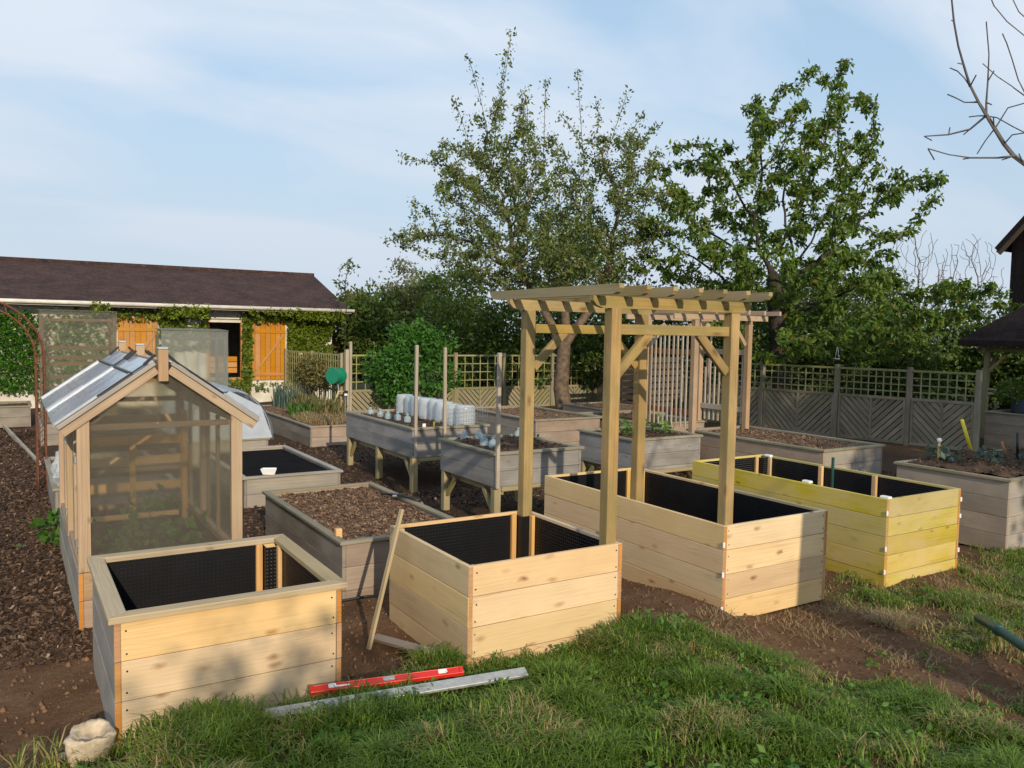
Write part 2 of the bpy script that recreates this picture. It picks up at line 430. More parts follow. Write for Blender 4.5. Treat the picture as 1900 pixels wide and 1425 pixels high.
_bx = {}
def box_mesh(sx, sy, sz, bev=.003):
    k = (round(sx, 3), round(sy, 3), round(sz, 3), bev)
    if k in _bx: return _bx[k]
    bm = bmesh.new(); bmesh.ops.create_cube(bm, size=1)
    bmesh.ops.scale(bm, vec=(sx, sy, sz), verts=bm.verts)
    b = min(bev, min(sx, sy, sz) * .3)
    if b > 0: bmesh.ops.bevel(bm, geom=bm.edges[:], offset=b, segments=1, affect='EDGES')
    me = bpy.data.meshes.new('box'); bm.to_mesh(me); bm.free(); _bx[k] = me
    return me

def plank(name, p0, p1, width, thick, mat, parent=None, up=(0, 0, 1), bev=.003):
    """board from p0 to p1 (centre line); width lies along 'up', grain along the board"""
    p0 = Vector(p0); p1 = Vector(p1); x = (p1 - p0); L = x.length; x.normalize()
    z = Vector(up); z = (z - x * z.dot(x))
    if z.length < 1e-4: z = Vector((1, 0, 0)) - x * x.x
    z.normalize(); y = z.cross(x)
    R = Matrix((x, y, z)).transposed()
    return put(name, box_mesh(L, thick, width, bev), mat, parent, (p0 + p1) / 2, R.to_euler())

def pyd(name, v, f, smoothsh=False):
    me = bpy.data.meshes.new(name); me.from_pydata([tuple(a) for a in v], [], f); me.update()
    if smoothsh: me.polygons.foreach_set('use_smooth', [True] * len(me.polygons))
    return me

def tri_mesh(name, V, F, tone=None, smoothsh=False):
    """numpy mesh: V (n,3), F (m,k)"""
    V = np.ascontiguousarray(V, np.float32); F = np.ascontiguousarray(F, np.int32)
    me = bpy.data.meshes.new(name); k = F.shape[1]
    me.vertices.add(len(V)); me.vertices.foreach_set('co', V.ravel())
    me.loops.add(F.size); me.loops.foreach_set('vertex_index', F.ravel())
    me.polygons.add(len(F)); me.polygons.foreach_set('loop_start', np.arange(len(F), dtype=np.int32) * k)
    me.polygons.foreach_set('loop_total', np.full(len(F), k, np.int32))
    if smoothsh: me.polygons.foreach_set('use_smooth', np.ones(len(F), bool))
    me.update(calc_edges=True)
    if tone is not None:
        ca = me.color_attributes.new('tone', 'FLOAT_COLOR', 'POINT')
        c = np.ones((len(V), 4), np.float32); c[:, :tone.shape[1]] = tone
        ca.data.foreach_set('color', c.ravel())
    return me

def tube_mesh(name, pts, r, sides=8, closed_ends=True):
    pts = [Vector(p) for p in pts]; n = len(pts)
    rs = r if isinstance(r, (list, tuple)) else [r] * n
    V = []; F = []
    prev = None
    for i, p in enumerate(pts):
        d = (pts[min(i + 1, n - 1)] - pts[max(i - 1, 0)]).normalized()
        a = prev - d * prev.dot(d) if prev is not None else d.orthogonal()
        a.normalize(); prev = a; b = d.cross(a)
        for s in range(sides):
            t = 2 * math.pi * s / sides
            V.append(p + (a * math.cos(t) + b * math.sin(t)) * rs[i])
    for i in range(n - 1):
        for s in range(sides):
            F.append((i * sides + s, i * sides + (s + 1) % sides, (i + 1) * sides + (s + 1) % sides, (i + 1) * sides + s))
    F.append(tuple(range(sides))[::-1]); F.append(tuple(range((n - 1) * sides, n * sides)))
    return pyd(name, V, F, True)

def tube(name, pts, r, mat, parent=None, sides=8):
    c = Vector(pts[0])
    return put(name, tube_mesh(name, [Vector(p) - c for p in pts], r, sides), mat, parent, c)

def lathe(name, prof, mat, parent, loc, sides=24, wob=0, seed=0):
    V = []; F = []; rg = random.Random(seed)
    for i, (r, z) in enumerate(prof):
        for s in range(sides):
            t = 2 * math.pi * s / sides
            k = 1 + wob * (math.sin(t * 3 + seed) * .5 + math.sin(t * 5 + i * .6 + seed * 2) * .35 + rg.uniform(-.3, .3))
            V.append((r * math.cos(t) * k, r * math.sin(t) * k, z + wob * .1 * math.sin(t * 2 + i)))
    for i in range(len(prof) - 1):
        for s in range(sides):
            F.append((i * sides + s, i * sides + (s + 1) % sides, (i + 1) * sides + (s + 1) % sides, (i + 1) * sides + s))
    F.append(tuple(range(sides))[::-1]); F.append(tuple(range((len(prof) - 1) * sides, len(prof) * sides)))
    return put(name, pyd(name, V, F, True), mat, parent, loc)

# --- leaves -------------------------------------------------------
def leaves_mesh(name, P, size, rng, droop=0.0, aspect=.5, spread=1.0, outward=None, tonebias=None):
    """one folded leaf (4 verts, 2 triangles) at every point"""
    n = len(P)
    d = rng.normal(size=(n, 3)) * spread
    if outward is not None: d = d + outward
    d[:, 2] -= droop
    d /= np.linalg.norm(d, axis=1)[:, None] + 1e-9
    q = rng.normal(size=(n, 3)); s = np.cross(d, q); s /= np.linalg.norm(s, axis=1)[:, None] + 1e-9
    nn = np.cross(d, s)
    L = size * rng.uniform(.6, 1.35, n)[:, None]; W = L * aspect
    a = P; b = P + d * L
    m = P + d * L * .45
    c1 = m + s * W * .5 + nn * W * .18; c2 = m - s * W * .5 + nn * W * .18
    V = np.stack([a, c1, b, c2], 1).reshape(-1, 3)
    i = np.arange(n) * 4
    F = np.concatenate([np.stack([i, i + 1, i + 2], 1), np.stack([i, i + 2, i + 3], 1)])
    t = np.stack([rng.random(n), rng.random(n)], 1)
    if tonebias is not None: t[:, 0] = np.clip(t[:, 0] * .6 + tonebias * .5, 0, 1)
    return tri_mesh(name, V, F, np.repeat(t, 4, 0))

def in_ellipsoids(rng, E, n, surf=.35):
    """E: (centre, radii); random points, denser towards the skin"""
    vol = np.array([e[1][0] * e[1][1] * e[1][2] for e in E]); vol = vol ** .75; vol /= vol.sum()
    out = []
    ks = rng.choice(len(E), n, p=vol)
    d = rng.normal(size=(n, 3)); d /= np.linalg.norm(d, axis=1)[:, None]
    r = rng.random(n) ** surf
    C = np.array([e[0] for e in E])[ks]; R = np.array([e[1] for e in E])[ks]
    return C + d * R * r[:, None], d

def colonize(att, start, step=.3, di=2.2, dk=.55, iters=90, rng=None, grav=0.0):
    """space colonisation: start = list of (pos, parent) trunk nodes"""
    nodes = [np.array(p, float) for p, _ in start]; par = [q for _, q in start]
    att = np.array(att, float); alive = np.ones(len(att), bool)
    near = np.full(len(att), -1); nd = np.full(len(att), 1e9)
    def upd(k0):
        for k in range(k0, len(nodes)):
            d = np.linalg.norm(att - nodes[k], axis=1); m = d < nd
            nd[m] = d[m]; near[m] = k
    upd(0)
    for it in range(iters):
        use = alive & (nd < di)
        if not use.any():
            use = alive & (nd < nd[alive].min() + .5) if alive.any() else use
            if not use.any(): break
        ids = np.unique(near[use]); k0 = len(nodes)
        for i in ids:
            m = use & (near == i)
            v = att[m] - nodes[i]; v /= np.linalg.norm(v, axis=1)[:, None] + 1e-9
            d = v.mean(0) + rng.normal(size=3) * .14; d[2] += grav
            d /= np.linalg.norm(d) + 1e-9
            nodes.append(nodes[i] + d * step); par.append(int(i))
        upd(k0)
        alive &= nd > dk
        if len(nodes) > 8000: break
    return np.array(nodes), np.array(par)

def skeleton_mesh(name, nodes, par, rtip=.008, pw=2.2, sides=5, rmax=None, trunk=None):
    n = len(nodes); acc = np.zeros(n); kids = [[] for _ in range(n)]
    for i in range(n):
        if par[i] >= 0: kids[par[i]].append(i)
    order = range(n - 1, -1, -1)
    r = np.zeros(n)
    for i in order:
        r[i] = max(rtip ** pw, sum(r[k] for k in kids[i])) if kids[i] else rtip ** pw
    r = r ** (1 / pw)
    if rmax: r = np.minimum(r, rmax)
    if trunk:
        nt_, ra_, rb_, lm_ = trunk
        for (i, q) in lm_: r[i] = max(r[i], q)
        for i in range(nt_):
            r[i] = max(r[i], ra_ + (rb_ - ra_) * i / max(1, nt_ - 1))
    V = []; F = []
    for i in range(n):
        p = par[i]
        if p < 0: continue
        main = max(kids[p], key=lambda k: r[k]) == i
        a, b = nodes[p], nodes[i]; d = b - a; d = d / (np.linalg.norm(d) + 1e-9)
        q = np.array([0, 0, 1.]) if abs(d[2]) < .9 else np.array([1., 0, 0])
        s = np.cross(d, q); s /= np.linalg.norm(s); t = np.cross(d, s)
        ra = r[p] if main else min(r[p], r[i] * 1.25); rb = r[i]
        base = len(V)
        sd = sides if rb > .02 else 3
        for (c, rr) in ((a - d * ra * .3, ra), (b, rb)):
            for k in range(sd):
                th = 2 * math.pi * k / sd
                V.append(c + (s * math.cos(th) + t * math.sin(th)) * rr)
        for k in range(sd):
            F.append((base + k, base + (k + 1) % sd, base + sd + (k + 1) % sd, base + sd + k))
    me = bpy.data.meshes.new(name); me.from_pydata([tuple(v) for v in V], [], F); me.update()
    me.polygons.foreach_set('use_smooth', [True] * len(me.polygons))
    return me, r, kids

RV = np.array([rt.x, rt.y, 0.0]); FV = np.array([math.sin(YAW), math.cos(YAW), 0.0])   # across and along the garden's diagonal
def loc3(o, a, b, z): return np.array(o) + RV * a + FV * b + np.array([0, 0, z])

# ------------------------------------------------------------------ ground
def build_ground():
    xs = np.concatenate([np.linspace(-120, -4, 30), np.linspace(-3.5, 12, 230), np.linspace(12.4, 24, 40), np.linspace(26, 150, 34)])
    ys = np.concatenate([np.linspace(-60, -1.5, 22), np.linspace(-1, 9, 170), np.linspace(9.2, 30, 80), np.linspace(32, 190, 36)])
    X, Y = np.meshgrid(xs, ys); Z = ground_h(X, Y)
    V = np.stack([X, Y, Z], -1).reshape(-1, 3); nx = len(xs); ny = len(ys)
    i = np.arange(nx - 1)[None, :] + (np.arange(ny - 1) * nx)[:, None]
    F = np.stack([i, i + 1, i + nx + 1, i + nx], -1).reshape(-1, 4)
    me = tri_mesh('ground', V, F, None, True)
    chip = smooth(6.3, 7.1, Y + (fbm(X * 2, Y * 2, 5) - .5) * 1.0 + .22 * smooth(2, -1, X)) * (1 - smooth(14.5, 15.8, X))
    lawn = np.clip(grass_mask(X, Y), 0, 1)
    far = smooth(15.5, 17, X) + (1 - smooth(-3, -2, X)) + smooth(25, 26, Y) + (1 - smooth(-1, 1, Y))
    lawn = np.clip(lawn + far, 0, 1)
    ca = me.color_attributes.new('zone', 'FLOAT_COLOR', 'POINT')
    c = np.zeros((len(V), 4), np.float32); c[:, 0] = chip.ravel(); c[:, 1] = lawn.ravel(); c[:, 3] = 1
    ca.data.foreach_set('color', c.ravel())
    o = put('ground', me, M['ground']); o['kind'] = 'structure'
    return o

def grass_mask(x, y):
    """0..1 cover of the rough lawn in front of the beds"""
    x = np.asarray(x, float); y = np.asarray(y, float)
    n = fbm(x * 1.7, y * 1.7, 21); n2 = fbm(x * 4.5, y * 4.5, 33)
    xp = [-3, -.2, .35, 1.7, 1.85, 2.3, 2.45, 3.75, 4.0, 4.3, 4.7, 4.95, 5.2, 6, 9]
    yp = [4.75, 4.55, 4.42, 4.52, 4.62, 4.6, 4.46, 4.42, 4.15, 3.75, 3.15, 2.85, 2.6, 2.4, 2.2]
    e = np.interp(x, xp, yp)
    m = smooth(.20, -.22, (y - e) + (n - .5) * .35 + (n2 - .5) * .2)
    # bare worn patches on the right hand side
    worn = smooth(3.4, 5.2, x + (2.8 - y) * .35)
    m = m * (1 - worn * smooth(.44, .60, n2 * .6 + n * .4))
    m = m * (1 - (.25 + .35 * smooth(2.5, 4.5, x)) * smooth(.52, .66, n2))
    # patches beyond the bare soil
    p = smooth(.55, .66, n) * smooth(5.9, 6.9, x) * (1 - smooth(4.6, 5.0, y))
    p2 = np.exp(-(((x - 6.25) / .22) ** 2 + ((y - 3.35) / .16) ** 2)) + np.exp(-(((x - 8.7) / .6) ** 2 + ((y - 4.05) / .35) ** 2)) + .8 * np.exp(-(((x - 7.7) / .5) ** 2 + ((y - 3.6) / .25) ** 2))
    return np.clip(np.maximum(m, np.maximum(p * .4, p2)), 0, 1)
build_ground()

# ------------------------------------------------------------------ raised beds
def cap_mesh(L, wd, th, m0=True, m1=True):
    """mitred rail along local X, outer edge at -Y"""
    a = L / 2
    o0 = wd if m0 else 0; o1 = wd if m1 else 0
    q = [(-a, 0), (a, 0), (a - o1, wd), (-a + o0, wd)]
    b = .006
    V = [(x, y, 0) for x, y in q] + [(x, y, th - b) for x, y in q]
    cx = 0; 
    top = [(-a + b, b), (a - b, b), (a - o1 - b * .6, wd - b), (-a + o0 + b * .6, wd - b)]
    V += [(x, y, th) for x, y in top]
    F = [(3, 2, 1, 0)]
    for i in range(4):
        j = (i + 1) % 4
        F += [(i, j, 4 + j, 4 + i), (4 + i, 4 + j, 8 + j, 8 + i)]
    F.append((8, 9, 10, 11))
    return pyd('cap_rail', V, F)

def heap_mesh(w_, l_, amp, seed, n=None):
    nx = max(10, int(w_ / .05)); ny = max(10, int(l_ / .05))
    xs = np.linspace(-w_ / 2, w_ / 2, nx); ys = np.linspace(-l_ / 2, l_ / 2, ny)
    X, Y = np.meshgrid(xs, ys)
    edge = np.minimum(smooth(0, .15, w_ / 2 - abs(X)), smooth(0, .15, l_ / 2 - abs(Y)))
    Z = amp * (fbm(X * 3, Y * 3, seed) - .35) * 1.3 * (.3 + .7 * edge) + (fbm(X * 11, Y * 11, seed + 5) - .5) * .035 + (RNG.random(X.shape) - .5) * .012
    V = np.stack([X, Y, Z], -1).reshape(-1, 3)
    i = np.arange(nx - 1)[None, :] + (np.arange(ny - 1) * nx)[:, None]
    F = np.stack([i, i + 1, i + nx + 1, i + nx], -1).reshape(-1, 4)
    # skirt so that the heap has depth
    return tri_mesh('soil', V, F, None, True)

def chips_at(P, rng, size=.035):
    """flat woody flakes, two triangles each"""
    n = len(P)
    nn = rng.normal(size=(n, 3)) * .42 + np.array([0, 0, 1.0]); nn /= np.linalg.norm(nn, axis=1)[:, None]
    q = rng.normal(size=(n, 3)); s = np.cross(nn, q); s /= np.linalg.norm(s, axis=1)[:, None]; t = np.cross(nn, s)
    L = (size * rng.uniform(.5, 1.5, n))[:, None]; W = L * rng.uniform(.25, .7, n)[:, None]
    V = np.stack([P - s * L * .5 - t * W * .5, P + s * L * .5 - t * W * .35, P + s * L * .45 + t * W * .5, P - s * L * .5 + t * W * .4], 1)
    i = np.arange(n) * 4
    F = np.stack([i, i + 1, i + 2, i + 3], 1)
    tn = np.repeat(np.stack([rng.random(n), rng.random(n)], 1), 4, 0)
    return V.reshape(-1, 3), F, tn

BEDS = []
def bed(name, label, x0, y0, w_, l_, top, rows, mat, sidemat=None, capmat=None, capw=.085, capt=.03, bottom=-.08, soil=None, soilmat='soil',
        chips=0, liner=False, linerz=.03, battens=True, legs=None, group=None, rowh=.2, endmat=None, over=.028, amp=.07, screws=False):
    TH = .032
    sidemat = sidemat or mat; endmat = endmat or None
    rng = random.Random(int(x0 * 100 + y0 * 10))
    root = empty(name, (x0 + w_ / 2, y0 + l_ / 2, 0), label, 'raised bed', group)
    BEDS.append((x0, y0, w_, l_))
    z1 = top - (capt if capmat else 0)
    z = z1; zs = []
    for i in range(rows):
        zb = max(bottom, z - rowh)
        if z - zb < .03: break
        zs.append((zb + .0035, z)); z = zb
    sc = []
    for (zb, zt) in zs:
        h = zt - zb; zc = (zt + zb) / 2
        j = lambda: rng.uniform(-.0022, .0022)
        tj = rng.uniform(-.0018, .0018)
        plank('plank', (x0 + TH / 2 + j(), y0, zc), (x0 + TH / 2 + j(), y0 + l_, zc + tj), h, TH, M[sidemat], root)
        plank('plank', (x0 + w_ - TH / 2 + j(), y0, zc), (x0 + w_ - TH / 2 + j(), y0 + l_, zc), h, TH, M[sidemat], root)
        plank('plank', (x0 + TH + .001, y0 + TH / 2 + .002 + j(), zc), (x0 + w_ - TH - .001, y0 + TH / 2 + .002 + j(), zc + tj), h, TH, M[mat], root)
        plank('plank', (x0 + TH + .001, y0 + l_ - TH / 2 - .002, zc), (x0 + w_ - TH - .001, y0 + l_ - TH / 2 - .002, zc), h, TH, M[mat], root)
        if endmat:   # raw sawn ends of the side boards
            for xx in (x0 + TH / 2, x0 + w_ - TH / 2):
                put('board_end', box_mesh(TH - .004, .003, h - .004, .0008), M[endmat], root, (xx, y0 - .0005, zc))
        if screws:
            for xx in (x0 + .055, x0 + w_ - .055):
                for zz in (zb + .04, zt - .045):
                    sc.append((xx + rng.uniform(-.006, .006), y0, zz + rng.uniform(-.008, .008)))
    if sc:
        V = []; F = []
        for (xx, yy, zz) in sc:
            b = len(V)
            for k in range(6):
                V.append((xx + .0055 * math.cos(k * math.pi / 3), yy - .0012, zz + .0055 * math.sin(k * math.pi / 3)))
            for k in range(6):
                V.append((xx + .0055 * math.cos(k * math.pi / 3), yy + .01, zz + .0055 * math.sin(k * math.pi / 3)))
            F.append(tuple(range(b, b + 6)))
            F += [(b + k, b + 6 + k, b + 6 + (k + 1) % 6, b + (k + 1) % 6) for k in range(6)]
        c = Vector((x0 + w_ / 2, y0, top / 2))
        o = put('screw_heads', pyd('screw_heads', [Vector(v) - c for v in V], F), M['black'], root, c); o['kind'] = 'stuff'
    if capmat:
        zc = z1 + .001
        W2, L2 = w_ + 2 * over, l_ + 2 * over
        cx, cy = x0 + w_ / 2, y0 + l_ / 2
        mw = cap_mesh(W2 - .003, capw, capt); ml = cap_mesh(L2 - .003, capw, capt)
        put('cap_rail', mw, M[capmat], root, (cx, y0 - over, zc))
        put('cap_rail', mw, M[capmat], root, (cx, y0 + l_ + over, zc), (0, 0, math.pi))
        put('cap_rail', ml, M[capmat], root, (x0 - over, cy, zc), (0, 0, -math.pi / 2))
        put('cap_rail', ml, M[capmat], root, (x0 + w_ + over, cy, zc), (0, 0, math.pi / 2))
    if liner:
        g = TH + .004; t = .006
        V = []; F = []
        xa, xb, ya, yb = x0 + g, x0 + w_ - g, y0 + g, y0 + l_ - g
        zt = top - (.045 if capmat else .022)
        def slab(ax, ay, az, bx_, by_, bz):
            b = len(V)
            V.extend([(ax, ay, az), (bx_, ay, az), (bx_, by_, az), (ax, by_, az), (ax, ay, bz), (bx_, ay, bz), (bx_, by_, bz), (ax, by_, bz)])
            F.extend([(b + 3, b + 2, b + 1, b), (b + 4, b + 5, b + 6, b + 7), (b, b + 1, b + 5, b + 4), (b + 1, b + 2, b + 6, b + 5), (b + 2, b + 3, b + 7, b + 6), (b + 3, b, b + 4, b + 7)])
        NB = .102     # the membrane is boxed in round the rear right-hand corner post
        slab(xa, ya, linerz, xa + t, yb, zt); slab(xb - t, ya, linerz, xb, yb - NB, zt)
        slab(xa + t, ya, linerz, xb - t, ya + t, zt); slab(xa + t, yb - t, linerz, xb - NB, yb, zt)
        slab(xb - NB - t, yb - NB - t, linerz, xb - NB, yb - t, zt); slab(xb - NB, yb - NB - t, linerz, xb - t, yb - NB, zt)
        slab(xa + t, ya + t, linerz, xb - t, yb - NB - t, linerz + t); slab(xa + t, yb - NB - t, linerz, xb - NB - t, yb - t, linerz + t)
        c = Vector((x0 + w_ / 2, y0 + l_ / 2, linerz))
        put('liner', pyd('liner', [Vector(v) - c for v in V], F), M['liner'], root, c)
        if battens:
            bz = top - (.034 if capmat else .012)
            for (bx_, by_) in ((xa + .026, ya + .026), (xb - .026, ya + .026)):
                plank('corner_batten', (bx_, by_, linerz + .01), (bx_, by_, bz), .038, .038, M['batten'], root, (1, 0, 0))
            for (bx_, by_, ux) in ((xb - .024, yb - NB - .034, 0), (xb - NB - .034, yb - .024, 1), (xa + .026, yb - .05, 0)):
                plank('corner_batten', (bx_, by_, linerz + .01), (bx_, by_, bz), .045, .030, M['batten'], root, (0, 1, 0) if not ux else (1, 0, 0))
    if soil is not None:
        iw, il = w_ - 2 * TH - .004, l_ - 2 * TH - .004
        sm = heap_mesh(iw, il, amp, int(x0 * 31 + y0 * 7))
        so_ = put('soil', sm, M[soilmat], root, (x0 + w_ / 2, y0 + l_ / 2, soil))
        if chips:
            n = int(chips * iw * il)
            co_ = np.empty(len(sm.vertices) * 3, np.float32); sm.vertices.foreach_get('co', co_); co_ = co_.reshape(-1, 3)
            k = RNG.integers(0, len(co_), n)
            P = co_[k] + np.concatenate([RNG.uniform(-.03, .03, (n, 2)), RNG.uniform(.0, .014, (n, 1))], 1)
            P[:, 0] = np.clip(P[:, 0], -iw / 2 + .01, iw / 2 - .01); P[:, 1] = np.clip(P[:, 1], -il / 2 + .01, il / 2 - .01)
            V, F, tn = chips_at(P, RNG, .028)
            c = put('mulch_chips', tri_mesh('mulch_chips', V, F, tn), M['chipbed' if soilmat == 'mulch' else 'chip'], root, (x0 + w_ / 2, y0 + l_ / 2, soil)); c['kind'] = 'stuff'
    if legs:
        zl = zs[-1][0]
        ys = [y0 + .055, y0 + l_ - .055] + ([y0 + l_ * .5] if legs > 4 else [])
        for yy in ys:
            for s, xx in ((1, x0 + .05), (-1, x0 + w_ - .05)):
                gz = float(ground_h(xx, yy)) - .04
                plank('leg', (xx, yy, gz), (xx, yy, zl - .002), .085, .085, M['legwood'], root, (1, 0, 0))
                if yy != y0 + l_ * .5:
                    sy = 1 if yy < y0 + l_ / 2 else -1
                    plank('brace', (xx, yy + sy * .05, zl - .30), (xx, yy + sy * .27, zl - .055), .06, .04, M['legwood'], root, (0, -sy, 1))
        for xx in (x0 + .05, x0 + w_ - .05):
            plank('bearer', (xx + (.064 if xx < x0 + .5 else -.064), y0 + .02, zl - .05), (xx + (.064 if xx < x0 + .5 else -.064), y0 + l_ - .02, zl - .05), .09, .04, M['legwood'], root)
        for yy in (y0 + .02, y0 + l_ - .02):
            plank('bearer', (x0 + .1, yy, zl - .03), (x0 + w_ - .1, yy, zl - .03), .055, .035, M['legwood'], root)
        put('floor_panel', box_mesh(w_ - .075, l_ - .075, .02), M['legwood'], root, (x0 + w_ / 2, y0 + l_ / 2, zl + .03))
    return root

G1 = 'new timber beds in the front row'
bedA = bed('raised_bed', 'square new pine bed with broad cap rail beside the stone basin', .438, 4.56, 1.225, 1.27, .75, 4, 'pine', 'greylight', 'capnew', .095, .034, -.06, liner=True, rowh=.215, endmat='pine_end', group=G1, screws=True)  # grey of the side boards carries the shade on that face
bedB = bed('raised_bed', 'square new pine bed without a rail, leaning stick at its side', 2.474, 4.469, 1.257, 1.264, .75, 4, 'pine', 'pine', None, bottom=-.06, liner=True, rowh=.203, endmat='pine_end', group=G1, screws=True)
bedC = bed('raised_bed', 'long new pine bed holding the right-hand pergola posts', 4.785, 4.492, 1.262, 2.535, .75, 4, 'pine', 'pine', None, bottom=-.12, liner=True, rowh=.198, endmat='pine_end', group=G1, screws=True)
bedD = bed('raised_bed', 'long bed of bright yellow stained boards lined in black', 6.97, 4.534, 1.224, 2.558, .75, 5, 'yellow', 'yellow', None, bottom=-.10, liner=True, rowh=.18, endmat='pine_end', group=G1)
for yy in (5.45, 6.15):   # inner cleats of the yellow bed
    plank('corner_batten', (8.12, yy, .05), (8.12, yy, .742), .05, .04, M['batten'], bedD, (0, 1, 0))
for (xx, yy) in ((7.02, 4.6), (7.03, 5.5), (8.12, 6.95)):
    put('foam_block', box_mesh(.06, .10, .03, .008), M['white'], bedD, (xx + .02, yy, .752))
for bd, pts in ((bedC, [(4.782, 4.489, .60), (4.782, 4.489, .36), (4.782, 4.489, .08)]), (bedD, [(6.967, 4.531, .62), (6.967, 4.531, .28), (6.967, 4.531, .06), (8.197, 4.531, .64), (8.197, 4.531, .47), (8.197, 4.531, .12)])):
    for p in pts: put('tape_tab', box_mesh(.018, .018, .045, .003), M['white'], bd, p, (0, 0, .78))
GB = 'older weathered timber beds'
bedE = bed('raised_bed', 'worn bed filled with brown wood chips behind the new beds', 2.32, 6.35, 1.2, 2.37, .5, 3, 'greywarm', 'grey', 'capold', .07, .026, -.08, soil=.44, soilmat='mulch', chips=2600, group=GB, amp=.06)
bedF = bed('raised_bed', 'low grey bed covered with black sheet, white scoop on rim', 2.456, 10.2, 1.24, 2.56, .4, 2, 'greylight', 'grey', 'greylight', .07, .028, -.03, group=GB)
plank('sheet', (2.5, 11.48, .345), (3.65, 11.48, .345), 2.46, .012, M['blackcloth'], bedF, (0, 1, 0))
bedG = bed('raised_bed', 'long low bed of dry grass below the green hose reel', 4.855, 15.05, 1.3, 4.6, .4, 2, 'greywarm', 'grey', 'capold', .07, .028, -.03, soil=.36, soilmat='mulch', chips=700, group=GB)
bedH = bed('raised_bed', 'large grey bed on legs carrying the milky cloches', 4.75, 10.25, 1.2, 2.6, .9, 2, 'greyb', 'greyb', 'capold', .07, .03, .475, soil=.84, chips=900, legs=6, group=GB, rowh=.2)
bedI = bed('raised_bed', 'smaller grey bed on legs in front of the cloche bed', 4.62, 7.78, 1.2, 1.35, .9, 2, 'greyb', 'greyb', 'capold', .07, .03, .5, soil=.86, chips=900, legs=4, group=GB, rowh=.19)
bedJ = bed('raised_bed', 'silver grey bed on short legs behind the near pergola', 7.6, 8.92, 1.32, 1.3, .75, 3, 'greyb', 'greyb', 'capold', .07, .03, .27, soil=.71, chips=900, legs=4, group=GB, rowh=.2)
bedK = bed('raised_bed', 'long weathered bed of dark mulch under the far pergola', 9.28, 7.0, 1.3, 2.55, .75, 4, 'greylight', 'greywarm', 'capold', .07, .03, -.08, soil=.70, soilmat='mulch', chips=1200, group=GB)
bedL = bed('raised_bed', 'weathered bed of dark soil and kale at right edge', 9.25, 4.6, 2.5, 1.32, .75, 4, 'greylight', 'greywarm', 'capold', .07, .03, -.12, soil=.74, chips=900, group=GB, amp=.20)
bedM = bed('raised_bed', 'pinkish weathered bed behind the bed on legs', 7.73, 11.66, 1.4, 2.45, .75, 3, 'greywarm', 'grey', 'capold', .07, .03, -.03, soil=.69, soilmat='mulch', chips=600, group=GB)
bedO = bed('raised_bed', 'weathered bed of bare soil beside the apple trunk', 11.1, 13.5, 1.3, 2.1, .6, 3, 'greywarm', 'greywarm', 'capold', .07, .03, -.03, soil=.56, soilmat='mulch', chips=500, group=GB)
bedP = bed('raised_bed', 'weathered bed at the rear feet of the far pergola', 9.2, 10.42, 1.3, 2.0, .75, 3, 'greywarm', 'greywarm', 'capold', .07, .03, -.03, soil=.69, chips=600, group=GB)
bedN = bed('raised_bed', 'tall brown bed beyond the fence end under the shelter', 17.4, 6.6, 1.4, 2.6, .78, 4, 'greywarm', 'greywarm', 'capold', .07, .03, -.08, soil=.70, group=GB, rowh=.22)
bedQ = bed('raised_bed', 'base bed of pale boards carrying the small greenhouse', .41, 6.65, 1.19, 2.55, .42, 2, 'ghwood', 'greylight', None, bottom=-.06, soil=.36, rowh=.21, endmat='pine_end', group=GB)
bedR = bed('raised_bed', 'grey bed beside the path behind the small greenhouse', .42, 10.3, 1.25, 2.5, .42, 2, 'grey', 'grey', 'capold', .07, .028, -.03, soil=.37, soilmat='mulch', group=GB)
bedS = bed('raised_bed', 'bed under the plastic tunnel cover', 2.46, 13.75, 1.25, 2.5, .4, 2, 'greylight', 'grey', 'capold', .07, .028, -.03, soil=.36, group=GB)
bedT = bed('raised_bed', 'bed carrying the taller clear-sheet cabinet by the path', .48, 17.0, 1.3, 2.4, .42, 2, 'grey', 'grey', None, bottom=-.03, soil=.38, group=GB)
bedU = bed('raised_bed', 'bed carrying the paler ribbed cabinet before the window', 2.53, 17.0, 1.28, 2.4, .42, 2, 'grey', 'grey', None, bottom=-.03, soil=.38, group=GB)
bedV = bed('raised_bed', 'grey bed at far left below the ivy wall', -2.6, 20.6, 3.0, 1.3, .46, 2, 'grey', 'grey', 'capold', .07, .028, -.03, soil=.4, group=GB, rowh=.22)

